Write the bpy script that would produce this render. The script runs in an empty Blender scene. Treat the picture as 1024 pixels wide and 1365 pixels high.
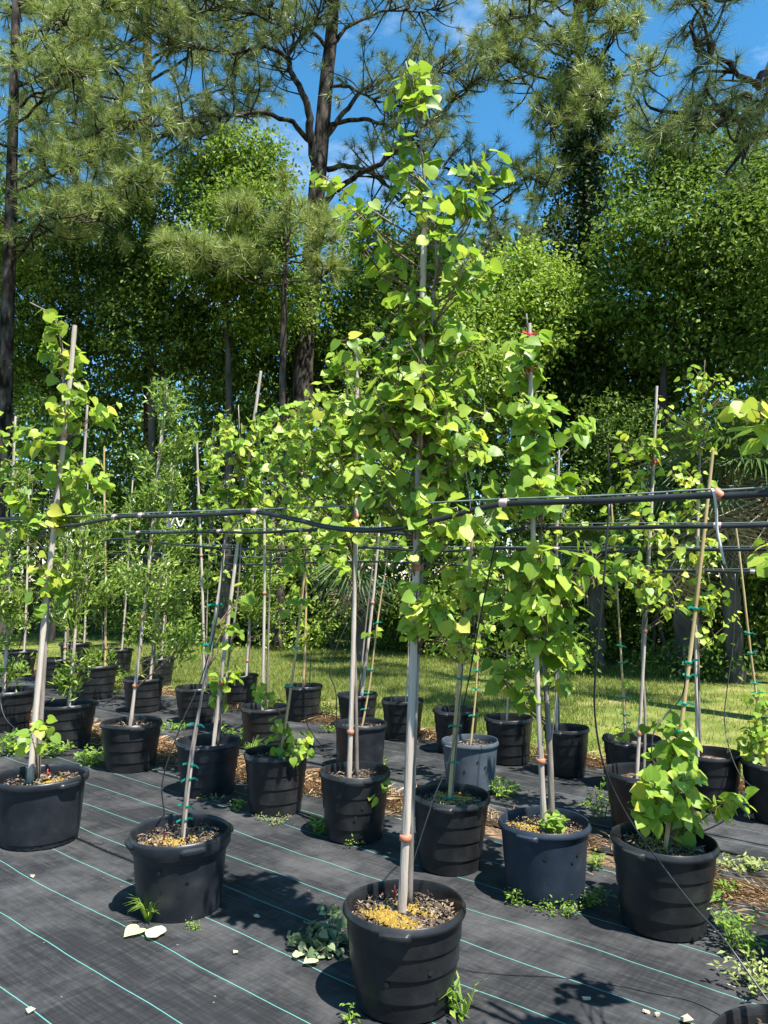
import bpy, math, random
import numpy as np
from mathutils import Matrix, Vector, Euler

# ------------------------------------------------------------------ camera, sky, sun, exposure
scene = bpy.context.scene
COL = scene.collection
CAM_H = 1.53
PITCH = math.radians(5.0)
FPX = 1025.0                      # focal length in pixels of the 1024 x 1365 photograph
PW, PH = 1024.0, 1365.0

cam_d = bpy.data.cameras.new('camera')
cam = bpy.data.objects.new('camera', cam_d)
COL.objects.link(cam)
cam.location = (0, 0, CAM_H)
cam.rotation_euler = (math.radians(90) + PITCH, 0, 0)
cam_d.sensor_fit = 'VERTICAL'
cam_d.sensor_height = 36.0
cam_d.lens = 36.0 * FPX / PH
cam_d.clip_start = 0.05
cam_d.clip_end = 2000
scene.camera = cam

SUN_EL = math.radians(64)
SUN_AZ = math.radians(-48)        # direction towards the sun in the ground plane (behind the camera, to the right)
to_sun = Vector((math.cos(SUN_AZ) * math.cos(SUN_EL), math.sin(SUN_AZ) * math.cos(SUN_EL), math.sin(SUN_EL)))
sun_d = bpy.data.lights.new('sun', 'SUN')
sun_d.energy = 5.0
sun_d.angle = math.radians(0.53)
sun_d.color = (1.0, 0.955, 0.88)
sun = bpy.data.objects.new('sun', sun_d)
COL.objects.link(sun)
sun.location = to_sun * 30
sun.rotation_euler = (-to_sun).to_track_quat('-Z', 'Y').to_euler()

world = bpy.data.worlds.new('World')
scene.world = world
world.use_nodes = True
wn = world.node_tree.nodes
wl = world.node_tree.links
wn.clear()
w_out = wn.new('ShaderNodeOutputWorld')
w_bg = wn.new('ShaderNodeBackground')
w_sky = wn.new('ShaderNodeTexSky')
w_sky.sky_type = 'NISHITA'
w_sky.sun_disc = False
w_sky.sun_elevation = SUN_EL
w_sky.sun_rotation = math.atan2(to_sun.x, to_sun.y)
w_sky.altitude = 0
w_sky.air_density = 1.0
w_sky.dust_density = 0.15
w_sky.ozone_density = 3.0
w_bg.inputs['Strength'].default_value = 0.1
# thin wisps of cloud all over the sky
w_tc = wn.new('ShaderNodeTexCoord')
w_map = wn.new('ShaderNodeMapping')
w_map.inputs['Scale'].default_value = (2.2, 2.2, 5.5)
w_map.inputs['Location'].default_value = (0.3, 0.85, 0.2)
w_noise = wn.new('ShaderNodeTexNoise')
w_noise.inputs['Scale'].default_value = 1.7
w_noise.inputs['Detail'].default_value = 7
w_noise.inputs['Roughness'].default_value = 0.62
w_ramp = wn.new('ShaderNodeValToRGB')
w_ramp.color_ramp.elements[0].position = 0.56
w_ramp.color_ramp.elements[1].position = 0.86
w_ramp.color_ramp.elements[0].color = (0, 0, 0, 1)
w_ramp.color_ramp.elements[1].color = (0.55, 0.55, 0.55, 1)
w_mix = wn.new('ShaderNodeMix')
w_mix.data_type = 'RGBA'
w_mix.inputs[7].default_value = (7.5, 8.0, 8.6, 1)
wl.new(w_tc.outputs['Generated'], w_map.inputs['Vector'])
wl.new(w_map.outputs['Vector'], w_noise.inputs['Vector'])
wl.new(w_noise.outputs['Fac'], w_ramp.inputs['Fac'])
wl.new(w_ramp.outputs['Color'], w_mix.inputs[0])
w_hs = wn.new('ShaderNodeHueSaturation')          # a deep clear blue, the same all over the sky
w_hs.inputs['Saturation'].default_value = 1.27
w_hs.inputs['Hue'].default_value = 0.487
wl.new(w_sky.outputs['Color'], w_hs.inputs['Color'])
wl.new(w_hs.outputs['Color'], w_mix.inputs[6])
wl.new(w_mix.outputs[2], w_bg.inputs['Color'])
wl.new(w_bg.outputs['Background'], w_out.inputs['Surface'])

scene.view_settings.view_transform = 'Standard'
scene.view_settings.look = 'None'
scene.view_settings.exposure = 1.3
scene.view_settings.gamma = 1.0
scene.view_settings.use_curve_mapping = False
scene.cycles.max_bounces = 4
scene.cycles.diffuse_bounces = 3
scene.cycles.transmission_bounces = 3
scene.cycles.glossy_bounces = 2
scene.cycles.transparent_max_bounces = 6
scene.cycles.caustics_reflective = False
scene.cycles.caustics_refractive = False

# ------------------------------------------------------------------ measuring helpers
def ray(px, py):
    u = (px - PW / 2) / FPX
    v = (py - PH / 2) / FPX
    return np.array((u, math.cos(PITCH) + v * math.sin(PITCH), math.sin(PITCH) - v * math.cos(PITCH)))
CAMP = np.array((0, 0, CAM_H))
def W(px, py, Y):                 # the point at distance Y that a photograph pixel shows
    r = ray(px, py)
    return CAMP + r * (Y / r[1])
def G(px, py, z=0.0):             # the point at height z
    r = ray(px, py)
    return CAMP + r * ((z - CAM_H) / r[2])
ROWN = np.array((0.643, 0.766, 0.0))      # across the pot rows
ROWD = np.array((-0.766, 0.643, 0.0))     # along the pot rows
def R(px, py, s):                 # the point in the upright plane of pot row s
    r = ray(px, py)
    return CAMP + r * (s / float(r @ ROWN))
def on_row(s, t, z=0.0):
    return ROWN * s + ROWD * t + np.array((0, 0, z))

# ------------------------------------------------------------------ mesh helpers
UNITC = {k: (np.cos(np.arange(k) * 2 * math.pi / k), np.sin(np.arange(k) * 2 * math.pi / k)) for k in range(3, 17)}
class MB:
    def __init__(self):
        self.v = []
        self.f = []               # (array of faces, smooth, material index)
        self.n = 0
    def add(self, verts, faces, mi=0):
        verts = np.asarray(verts, dtype=np.float64).reshape(-1, 3)
        faces = np.asarray(faces, dtype=np.int64)
        self.v.append(verts)
        self.f.append((faces + self.n, mi))
        self.n += len(verts)
    def mesh(self, name, mats=None, smooth=True, sharp=None):
        me = bpy.data.meshes.new(name)
        v = np.concatenate(self.v) if self.v else np.zeros((0, 3))
        me.vertices.add(len(v))
        me.vertices.foreach_set('co', v.astype(np.float32).ravel())
        loops = np.concatenate([f.ravel() for f, _ in self.f])
        tot = np.concatenate([np.full(len(f), f.shape[1]) for f, _ in self.f])
        mi = np.concatenate([np.full(len(f), m) for f, m in self.f])
        start = np.concatenate(([0], np.cumsum(tot)[:-1]))
        me.loops.add(len(loops))
        me.loops.foreach_set('vertex_index', loops.astype(np.int32))
        me.polygons.add(len(tot))
        me.polygons.foreach_set('loop_start', start.astype(np.int32))
        me.polygons.foreach_set('material_index', mi.astype(np.int32))
        me.polygons.foreach_set('use_smooth', np.full(len(tot), smooth))
        me.update(calc_edges=True)
        if sharp is not None:
            me.set_sharp_from_angle(angle=math.radians(sharp))
        for m in (mats or []):
            me.materials.append(m)
        return me
    def build(self, name, mats, parent=None, smooth=True, sharp=None):
        if not isinstance(mats, (list, tuple)):
            mats = [mats]
        return link(name, self.mesh(name, mats, smooth, sharp), parent)
    # ---- shapes
    def tube(self, pts, rad, n=6, cap=True, mi=0):
        pts = np.asarray(pts, float)
        m = len(pts)
        rad = np.broadcast_to(np.asarray(rad, float), (m,))
        tan = np.empty_like(pts)
        tan[1:-1] = pts[2:] - pts[:-2]
        tan[0] = pts[1] - pts[0]; tan[-1] = pts[-1] - pts[-2]
        tan /= np.sqrt((tan * tan).sum(1))[:, None] + 1e-12
        k0 = int(np.argmin(np.abs(tan).max(0)))              # an axis the path never runs along
        x, y, z = tan[:, 0], tan[:, 1], tan[:, 2]
        o = np.zeros(m)
        u = (np.stack([o, z, -y], 1), np.stack([-z, o, x], 1), np.stack([y, -x, o], 1))[k0]
        u = u / (np.sqrt((u * u).sum(1))[:, None] + 1e-12)
        w = np.stack([y * u[:, 2] - z * u[:, 1], z * u[:, 0] - x * u[:, 2], x * u[:, 1] - y * u[:, 0]], 1)
        c, sn = UNITC[n]
        v = (pts[:, None, :] + rad[:, None, None] * (c[None, :, None] * u[:, None, :] + sn[None, :, None] * w[:, None, :])).reshape(-1, 3)
        i = np.arange(m - 1)[:, None] * n
        j = np.arange(n)[None, :]
        k = (j + 1) % n
        self.add(v, np.stack([i + j, i + k, i + n + k, i + n + j], -1).reshape(-1, 4), mi)
        if cap and n >= 3:
            base = self.n - len(v)
            self.f.append((np.array([np.arange(n)[::-1] + base]), mi))
            self.f.append((np.array([np.arange(n) + base + (m - 1) * n]), mi))
    def lathe(self, prof, n=48, wob=None, mi=0):
        prof = np.asarray(prof, float)
        ang = np.linspace(0, 2 * math.pi, n, endpoint=False)
        r = np.repeat(prof[:, 0][:, None], n, 1)
        z = np.repeat(prof[:, 1][:, None], n, 1)
        if wob is not None:
            r, z = wob(r, z, ang[None, :])
        v = np.stack([r * np.cos(ang), r * np.sin(ang), z], -1).reshape(-1, 3)
        m = len(prof)
        i = np.arange(m - 1)[:, None] * n
        j = np.arange(n)[None, :]
        k = (j + 1) % n
        self.add(v, np.stack([i + j, i + k, i + n + k, i + n + j], -1).reshape(-1, 4), mi)
    def box(self, c, s, rot=None, mi=0):
        c = np.asarray(c, float)
        q = np.array([(x, y, z) for x in (-.5, .5) for y in (-.5, .5) for z in (-.5, .5)]) * np.asarray(s, float)
        if rot is not None:
            q = q @ np.array(rot.to_matrix()).T
        self.add(q + c, [(0, 1, 3, 2), (4, 6, 7, 5), (0, 4, 5, 1), (2, 3, 7, 6), (0, 2, 6, 4), (1, 5, 7, 3)], mi)

def link(name, data, parent=None):
    o = bpy.data.objects.new(name, data)
    COL.objects.link(o)
    if parent is not None:
        o.parent = parent
    return o
def tag(o, label=None, cat=None, group=None, kind=None):
    if label: o['label'] = label
    if cat: o['category'] = cat
    if group: o['group'] = group
    if kind: o['kind'] = kind
    return o
def empty(name, loc):
    o = link(name, None)
    o.location = loc
    o.empty_display_size = 0.1
    return o
def unit(a):
    a = np.asarray(a, float)
    return a / (np.linalg.norm(a, axis=-1, keepdims=True) + 1e-12)
def frames(d, n):                 # leaf frames: y along d, z near n
    d = unit(d)
    n = n - d * np.sum(n * d, -1, keepdims=True)
    n = unit(n)
    x = np.cross(d, n)
    return np.stack([x, d, n], -1)          # columns
def smooth_path(pts, k=6):        # Catmull-Rom
    p = np.asarray(pts, float)
    p = np.vstack([2 * p[0] - p[1], p, 2 * p[-1] - p[-2]])
    t = (np.arange(k) / k)[None, :, None]
    a, b, c, d = p[:-3, None], p[1:-2, None], p[2:-1, None], p[3:, None]
    q = .5 * (2 * b + (c - a) * t + (2 * a - 5 * b + 4 * c - d) * t * t + (3 * b - a - 3 * c + d) * t ** 3)
    return np.vstack([q.reshape(-1, 3), p[-2:-1]])
def ball(rng, n, power=0.45):
    d = unit(rng.normal(size=(n, 3)))
    return d * (rng.random((n, 1)) ** power)

# flat leaf of two triangles folded along its midrib, baked in numbers
def bake_leaves(mb, P, d, nrm, L, wid=0.45, mi=0):
    F = frames(d, nrm)
    L = np.broadcast_to(np.asarray(L, float), (len(P),))[:, None]
    x, y, z = F[:, :, 0], F[:, :, 1], F[:, :, 2]
    v0 = P
    v1 = P + L * (y * .45 + x * wid * .5 + z * .07)
    v2 = P + L * (y - z * .08)
    v3 = P + L * (y * .45 - x * wid * .5 + z * .07)
    v = np.stack([v0, v1, v2, v3], 1).reshape(-1, 3)
    i = np.arange(len(P))[:, None] * 4
    mb.add(v, np.concatenate([i + [[0, 1, 2]], i + [[0, 2, 3]]]), mi)

# ------------------------------------------------------------------ materials
def new_mat(name):
    m = bpy.data.materials.new(name)
    m.use_nodes = True
    nt = m.node_tree
    nt.nodes.clear()
    return m, nt, nt.nodes, nt.links
def N(nt, kind, **kw):
    n = nt.nodes.new(kind)
    for k, v in kw.items():
        if k.startswith('i_'):
            key = k[2:]
            key = int(key) if key.isdigit() else key.replace('_', ' ')
            n.inputs[key].default_value = v
        else:
            setattr(n, k, v)
    return n
def ramp(nt, stops):
    r = nt.nodes.new('ShaderNodeValToRGB')
    e = r.color_ramp.elements
    while len(e) < len(stops):
        e.new(0.5)
    for el, (p, c) in zip(e, stops):
        el.position = p
        el.color = (*c, 1) if len(c) == 3 else c
    return r
def simple(name, stops, scale=8.0, rough=0.6, bump=0.0, bscale=40.0, spec=0.5, stretch=None, detail=5, objrand=0.0):
    m, nt, nd, lk = new_mat(name)
    out = N(nt, 'ShaderNodeOutputMaterial')
    b = N(nt, 'ShaderNodeBsdfPrincipled')
    b.inputs['Roughness'].default_value = rough
    b.inputs['Specular IOR Level'].default_value = spec
    tc = N(nt, 'ShaderNodeTexCoord')
    mp = N(nt, 'ShaderNodeMapping')
    if stretch: mp.inputs['Scale'].default_value = stretch
    no = N(nt, 'ShaderNodeTexNoise')
    no.inputs['Scale'].default_value = scale
    no.inputs['Detail'].default_value = detail
    r = ramp(nt, stops)
    lk.new(tc.outputs['Object'], mp.inputs['Vector'])
    lk.new(mp.outputs['Vector'], no.inputs['Vector'])
    if objrand:
        oi = N(nt, 'ShaderNodeObjectInfo')
        ma = N(nt, 'ShaderNodeMath', operation='MULTIPLY_ADD')
        ma.inputs[1].default_value = objrand
        lk.new(oi.outputs['Random'], ma.inputs[0])
        lk.new(no.outputs['Fac'], ma.inputs[2])
        lk.new(ma.outputs[0], r.inputs['Fac'])
    else:
        lk.new(no.outputs['Fac'], r.inputs['Fac'])
    lk.new(r.outputs['Color'], b.inputs['Base Color'])
    if bump:
        n2 = N(nt, 'ShaderNodeTexNoise')
        n2.inputs['Scale'].default_value = bscale
        n2.inputs['Detail'].default_value = 4
        bp = N(nt, 'ShaderNodeBump')
        bp.inputs['Strength'].default_value = bump
        bp.inputs['Distance'].default_value = 0.02
        lk.new(mp.outputs['Vector'], n2.inputs['Vector'])
        lk.new(n2.outputs['Fac'], bp.inputs['Height'])
        lk.new(bp.outputs['Normal'], b.inputs['Normal'])
    lk.new(b.outputs[0], out.inputs[0])
    return m
def leaf_mat(name, stops, trans=(0.3, 0.42, 0.03), tfac=0.4, rough=0.45, per_object=False, veins=False, spec=0.35):
    m, nt, nd, lk = new_mat(name)
    out = N(nt, 'ShaderNodeOutputMaterial')
    b = N(nt, 'ShaderNodeBsdfPrincipled')
    b.inputs['Roughness'].default_value = rough
    b.inputs['Specular IOR Level'].default_value = spec
    t = N(nt, 'ShaderNodeBsdfTranslucent')
    mx = N(nt, 'ShaderNodeMixShader')
    mx.inputs[0].default_value = tfac
    r = ramp(nt, stops)
    if per_object:
        lk.new(N(nt, 'ShaderNodeObjectInfo').outputs['Random'], r.inputs['Fac'])
    else:
        lk.new(N(nt, 'ShaderNodeNewGeometry').outputs['Random Per Island'], r.inputs['Fac'])
    col = r.outputs['Color']
    if veins:                     # pale midrib and side veins of the heart-shaped leaf
        tc = N(nt, 'ShaderNodeTexCoord')
        sp = N(nt, 'ShaderNodeSeparateXYZ')
        lk.new(tc.outputs['Object'], sp.inputs[0])
        ab = N(nt, 'ShaderNodeMath', operation='ABSOLUTE')
        lk.new(sp.outputs['X'], ab.inputs[0])
        mid = N(nt, 'ShaderNodeMath', operation='LESS_THAN'); mid.inputs[1].default_value = 0.014
        lk.new(ab.outputs[0], mid.inputs[0])
        k = N(nt, 'ShaderNodeMath', operation='MULTIPLY_ADD'); k.inputs[1].default_value = -1.15
        lk.new(ab.outputs[0], k.inputs[0]); lk.new(sp.outputs['Y'], k.inputs[2])
        pp = N(nt, 'ShaderNodeMath', operation='PINGPONG'); pp.inputs[1].default_value = 0.11
        lk.new(k.outputs[0], pp.inputs[0])
        sv = N(nt, 'ShaderNodeMath', operation='LESS_THAN'); sv.inputs[1].default_value = 0.011
        lk.new(pp.outputs[0], sv.inputs[0])
        mm = N(nt, 'ShaderNodeMath', operation='MAXIMUM')
        lk.new(mid.outputs[0], mm.inputs[0]); lk.new(sv.outputs[0], mm.inputs[1])
        sc = N(nt, 'ShaderNodeMath', operation='MULTIPLY'); sc.inputs[1].default_value = 0.42
        lk.new(mm.outputs[0], sc.inputs[0])
        mc = N(nt, 'ShaderNodeMix', data_type='RGBA')
        mc.inputs[7].default_value = (0.42, 0.5, 0.14, 1)
        lk.new(sc.outputs[0], mc.inputs[0]); lk.new(col, mc.inputs[6])
        col = mc.outputs[2]
    lk.new(col, b.inputs['Base Color'])
    tm = N(nt, 'ShaderNodeMix', data_type='RGBA', blend_type='MULTIPLY')
    tm.inputs[0].default_value = 0.0
    hs = N(nt, 'ShaderNodeMix', data_type='RGBA')
    hs.inputs[0].default_value = 0.45
    hs.inputs[7].default_value = (*trans, 1)
    gm = N(nt, 'ShaderNodeVectorMath', operation='SCALE'); gm.inputs['Scale'].default_value = 1.7
    lk.new(col, gm.inputs[0])
    lk.new(gm.outputs[0], hs.inputs[6])
    lk.new(hs.outputs[2], t.inputs['Color'])
    lk.new(b.outputs[0], mx.inputs[1]); lk.new(t.outputs[0], mx.inputs[2])
    lk.new(mx.outputs[0], out.inputs[0])
    return m

M = {}
M['heart'] = leaf_mat('redbud_leaf', [(0.0, (0.1, 0.2, 0.016)), (0.35, (0.19, 0.32, 0.028)), (0.75, (0.29, 0.42, 0.045)), (1.0, (0.4, 0.485, 0.065))], (.30, .44, .03), .40, .42, True, True)
M['heart_young'] = leaf_mat('young_redbud_leaf', [(0.0, (0.27, 0.395, 0.03)), (0.6, (0.38, 0.475, 0.045)), (1.0, (0.52, 0.5, 0.07))], (.48, .52, .04), .45, .45, True, True)
M['heart_many'] = leaf_mat('redbud_foliage', [(0.0, (0.09, 0.185, 0.015)), (0.4, (0.19, 0.315, 0.028)), (0.8, (0.3, 0.42, 0.045)), (1.0, (0.42, 0.49, 0.065))], (.30, .44, .03), .40, .42)
M['narrow'] = leaf_mat('narrow_foliage', [(0.0, (0.1, 0.175, 0.025)), (0.6, (0.2, 0.3, 0.045)), (1.0, (0.34, 0.42, 0.08))], (.26, .38, .04), .32, .35, spec=.5)
M['wilted'] = leaf_mat('wilted_leaf', [(0.0, (.08, .14, .06)), (.5, (.16, .22, .11)), (1.0, (.34, .36, .2))], (.3, .34, .12), .25, .6)
M['pale_leaf'] = leaf_mat('pale_fallen_leaf', [(0.0, (.5, .55, .27)), (1.0, (.6, .62, .36))], (.5, .55, .2), .2, .6, True, True)
M['weed'] = leaf_mat('weed_leaf', [(0.0, (.1, .2, .03)), (.6, (.2, .33, .045)), (1.0, (.34, .43, .09))], (.35, .48, .05), .38, .5)
M['weed_dry'] = leaf_mat('dry_weed_leaf', [(0.0, (.16, .22, .05)), (.6, (.3, .35, .12)), (1.0, (.45, .44, .2))], (.4, .42, .1), .3, .6)
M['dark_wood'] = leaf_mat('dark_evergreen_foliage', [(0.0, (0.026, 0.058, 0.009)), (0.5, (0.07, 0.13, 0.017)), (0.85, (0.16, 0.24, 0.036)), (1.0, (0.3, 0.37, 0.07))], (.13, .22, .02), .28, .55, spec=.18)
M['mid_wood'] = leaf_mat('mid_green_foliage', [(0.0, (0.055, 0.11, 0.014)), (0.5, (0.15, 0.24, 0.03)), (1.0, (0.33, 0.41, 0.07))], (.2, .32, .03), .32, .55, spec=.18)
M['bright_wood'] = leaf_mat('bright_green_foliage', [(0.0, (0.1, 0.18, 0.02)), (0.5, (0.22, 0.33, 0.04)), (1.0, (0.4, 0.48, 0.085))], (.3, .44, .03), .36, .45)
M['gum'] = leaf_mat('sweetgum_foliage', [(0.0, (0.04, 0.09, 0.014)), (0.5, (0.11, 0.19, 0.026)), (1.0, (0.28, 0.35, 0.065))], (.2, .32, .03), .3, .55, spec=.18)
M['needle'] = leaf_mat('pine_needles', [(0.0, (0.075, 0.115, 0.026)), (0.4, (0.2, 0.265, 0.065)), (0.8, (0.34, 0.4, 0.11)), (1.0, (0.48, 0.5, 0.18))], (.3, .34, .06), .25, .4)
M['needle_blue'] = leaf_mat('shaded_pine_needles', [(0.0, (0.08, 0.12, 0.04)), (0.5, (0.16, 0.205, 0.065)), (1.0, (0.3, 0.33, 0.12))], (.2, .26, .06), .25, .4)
M['needle_far'] = leaf_mat('far_pine_needles', [(0.0, (.1, .14, .05)), (1.0, (.19, .23, .085))], (.24, .28, .08), .25, .5)
M['vine'] = leaf_mat('dark_vine_leaf', [(0.0, (.012, .03, .006)), (.6, (.03, .062, .012)), (1.0, (.09, .14, .03))], (.08, .14, .02), .2, .5, spec=.25)  # dark green leaf, with the shade on the column put into its colour
M['palm'] = leaf_mat('palmetto_frond', [(0.0, (.06, .11, .03)), (1.0, (.14, .2, .06))], (.2, .28, .05), .22, .4, True, spec=.4)
M['palm_dead'] = leaf_mat('dead_palmetto_frond', [(0.0, (.26, .21, .13)), (1.0, (.45, .38, .26))], (.25, .2, .1), .15, .7, True)
M['grass'] = leaf_mat('lawn_blades', [(0.0, (0.06, 0.105, 0.014)), (0.45, (0.14, 0.195, 0.032)), (0.8, (0.24, 0.265, 0.062)), (1.0, (0.38, 0.32, 0.14))], (.34, .42, .06), .3, .55)
M['straw'] = leaf_mat('pine_straw_needles', [(0.0, (.16, .085, .04)), (.5, (.32, .2, .1)), (1.0, (.5, .37, .22))], (.3, .2, .1), .1, .7)
M['twig'] = simple('young_twig_bark', [(.3, (.09, .055, .035)), (.7, (.2, .13, .09))], 30, .7)
M['trunk'] = simple('sapling_bark', [(.3, (.1, .08, .065)), (.5, (.2, .17, .145)), (.75, (.34, .3, .26))], 14, .75, .3, 60, stretch=(1, 1, .22))
M['stake'] = simple('weathered_stake', [(.3, (.2, .155, .12)), (.42, (.36, .3, .25)), (.58, (.5, .43, .36)), (.75, (.62, .56, .48))], 26, .75, .4, 60, .3, stretch=(1, 1, .07))
M['bamboo'] = simple('yellow_bamboo', [(.3, (.34, .23, .09)), (.55, (.48, .35, .16)), (.8, (.58, .46, .26))], 9, .5, .1, 40, stretch=(1, 1, .25))
M['bark'] = simple('pine_bark', [(.36, (.01, .008, .0065)), (.48, (.042, .034, .028)), (.62, (.09, .075, .064)), (.78, (.17, .145, .125))], 9, .95, 1.0, 16, .1, stretch=(1, 1, .3), detail=9)
M['bark_dark'] = simple('woodland_bark', [(.3, (.03, .025, .02)), (.7, (.12, .1, .085))], 6, .9, .6, 14, stretch=(1, 1, .3))
M['pot'] = simple('black_pot_plastic', [(.36, (.0085, .009, .0098)), (.58, (.0175, .0182, .0195)), (.74, (.034, .034, .034)), (.9, (.07, .068, .063))], 8, .36, .06, 60, .36, detail=9, objrand=.06)
M['pot_smooth'] = simple('dark_grey_pot_plastic', [(.34, (.0105, .0125, .0165)), (.58, (.019, .0215, .0265)), (.74, (.036, .038, .043)), (.9, (.08, .08, .078))], 9, .38, .06, 40, .36, detail=9)
M['pot_blue'] = simple('navy_pot_plastic', [(.3, (.0135, .021, .033)), (.6, (.022, .032, .048)), (.85, (.055, .066, .08))], 8, .45, .08, 30, .25, detail=8)
M['pot_grey'] = simple('faded_blue_grey_pot_plastic', [(.3, (.045, .06, .078)), (.7, (.08, .098, .118))], 8, .55, .08, 30, .25, detail=8)
M['hole'] = simple('drain_hole_shadow', [(.3, (.004, .004, .004)), (.7, (.006, .006, .006))], 5, .9)
M['soil'] = simple('potting_soil', [(.3, (.035, .024, .016)), (.5, (.1, .07, .05)), (.65, (.22, .17, .12)), (.8, (.4, .34, .27))], 38, .95, .8, 70, .2)
M['chip'] = leaf_mat('mulch_chips', [(0.0, (0.03, 0.02, 0.013)), (0.5, (0.13, 0.095, 0.065)), (0.85, (0.26, 0.2, 0.145)), (1.0, (0.45, 0.39, 0.31))], (.2, .15, .1), .02, .85)
M['granule'] = leaf_mat('fertiliser_granules', [(0.0, (0.28, 0.18, 0.03)), (0.6, (0.47, 0.31, 0.05)), (1.0, (0.6, 0.44, 0.12))], (.5, .4, .1), .05, .7)
M['pipe'] = simple('black_irrigation_pipe', [(.3, (.013, .014, .016)), (.7, (.032, .034, .038))], 9, .38, .04, 30, .5)
M['wire'] = simple('green_grey_wire', [(.3, (.12, .17, .15)), (.7, (.22, .27, .25))], 20, .5)
M['tape_red'] = simple('orange_red_tape', [(.3, (.42, .12, .06)), (.7, (.55, .22, .13))], 20, .55)
M['tape_scarlet'] = simple('scarlet_ribbon', [(.3, (.55, .03, .04)), (.7, (.65, .06, .06))], 20, .5)
M['tape_green'] = simple('green_plastic_tie', [(.3, (.0, .19, .13)), (.7, (.01, .28, .19))], 20, .4)
M['tape_pink'] = simple('faded_pink_tape', [(.3, (.5, .32, .27)), (.7, (.62, .46, .4))], 20, .6)
M['tape_white'] = simple('white_string', [(.3, (.45, .45, .44)), (.7, (.62, .62, .6))], 20, .8)
M['emitter'] = simple('red_drip_emitter', [(.3, (.5, .02, .015)), (.7, (.6, .04, .03))], 20, .35)
M['wood_bit'] = simple('dry_wood_chip', [(.3, (.4, .31, .2)), (.7, (.62, .52, .38))], 30, .8)
M['cone'] = simple('pine_cone_scales', [(.3, (.18, .11, .07)), (.7, (.42, .31, .22))], 40, .8)

# ------------------------------------------------------------------ ground, ground cloth, lawn
def wav(a, b, seed, sc):          # cheap smooth noise
    rg = np.random.default_rng(seed)
    out = 0
    for i in range(6):
        k = rg.normal(size=2) * sc * (1.7 ** i) * .6
        out = out + np.sin(a * k[0] + b * k[1] + rg.random() * 6.28) / (1.6 ** i)
    return out / 2.2

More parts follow.
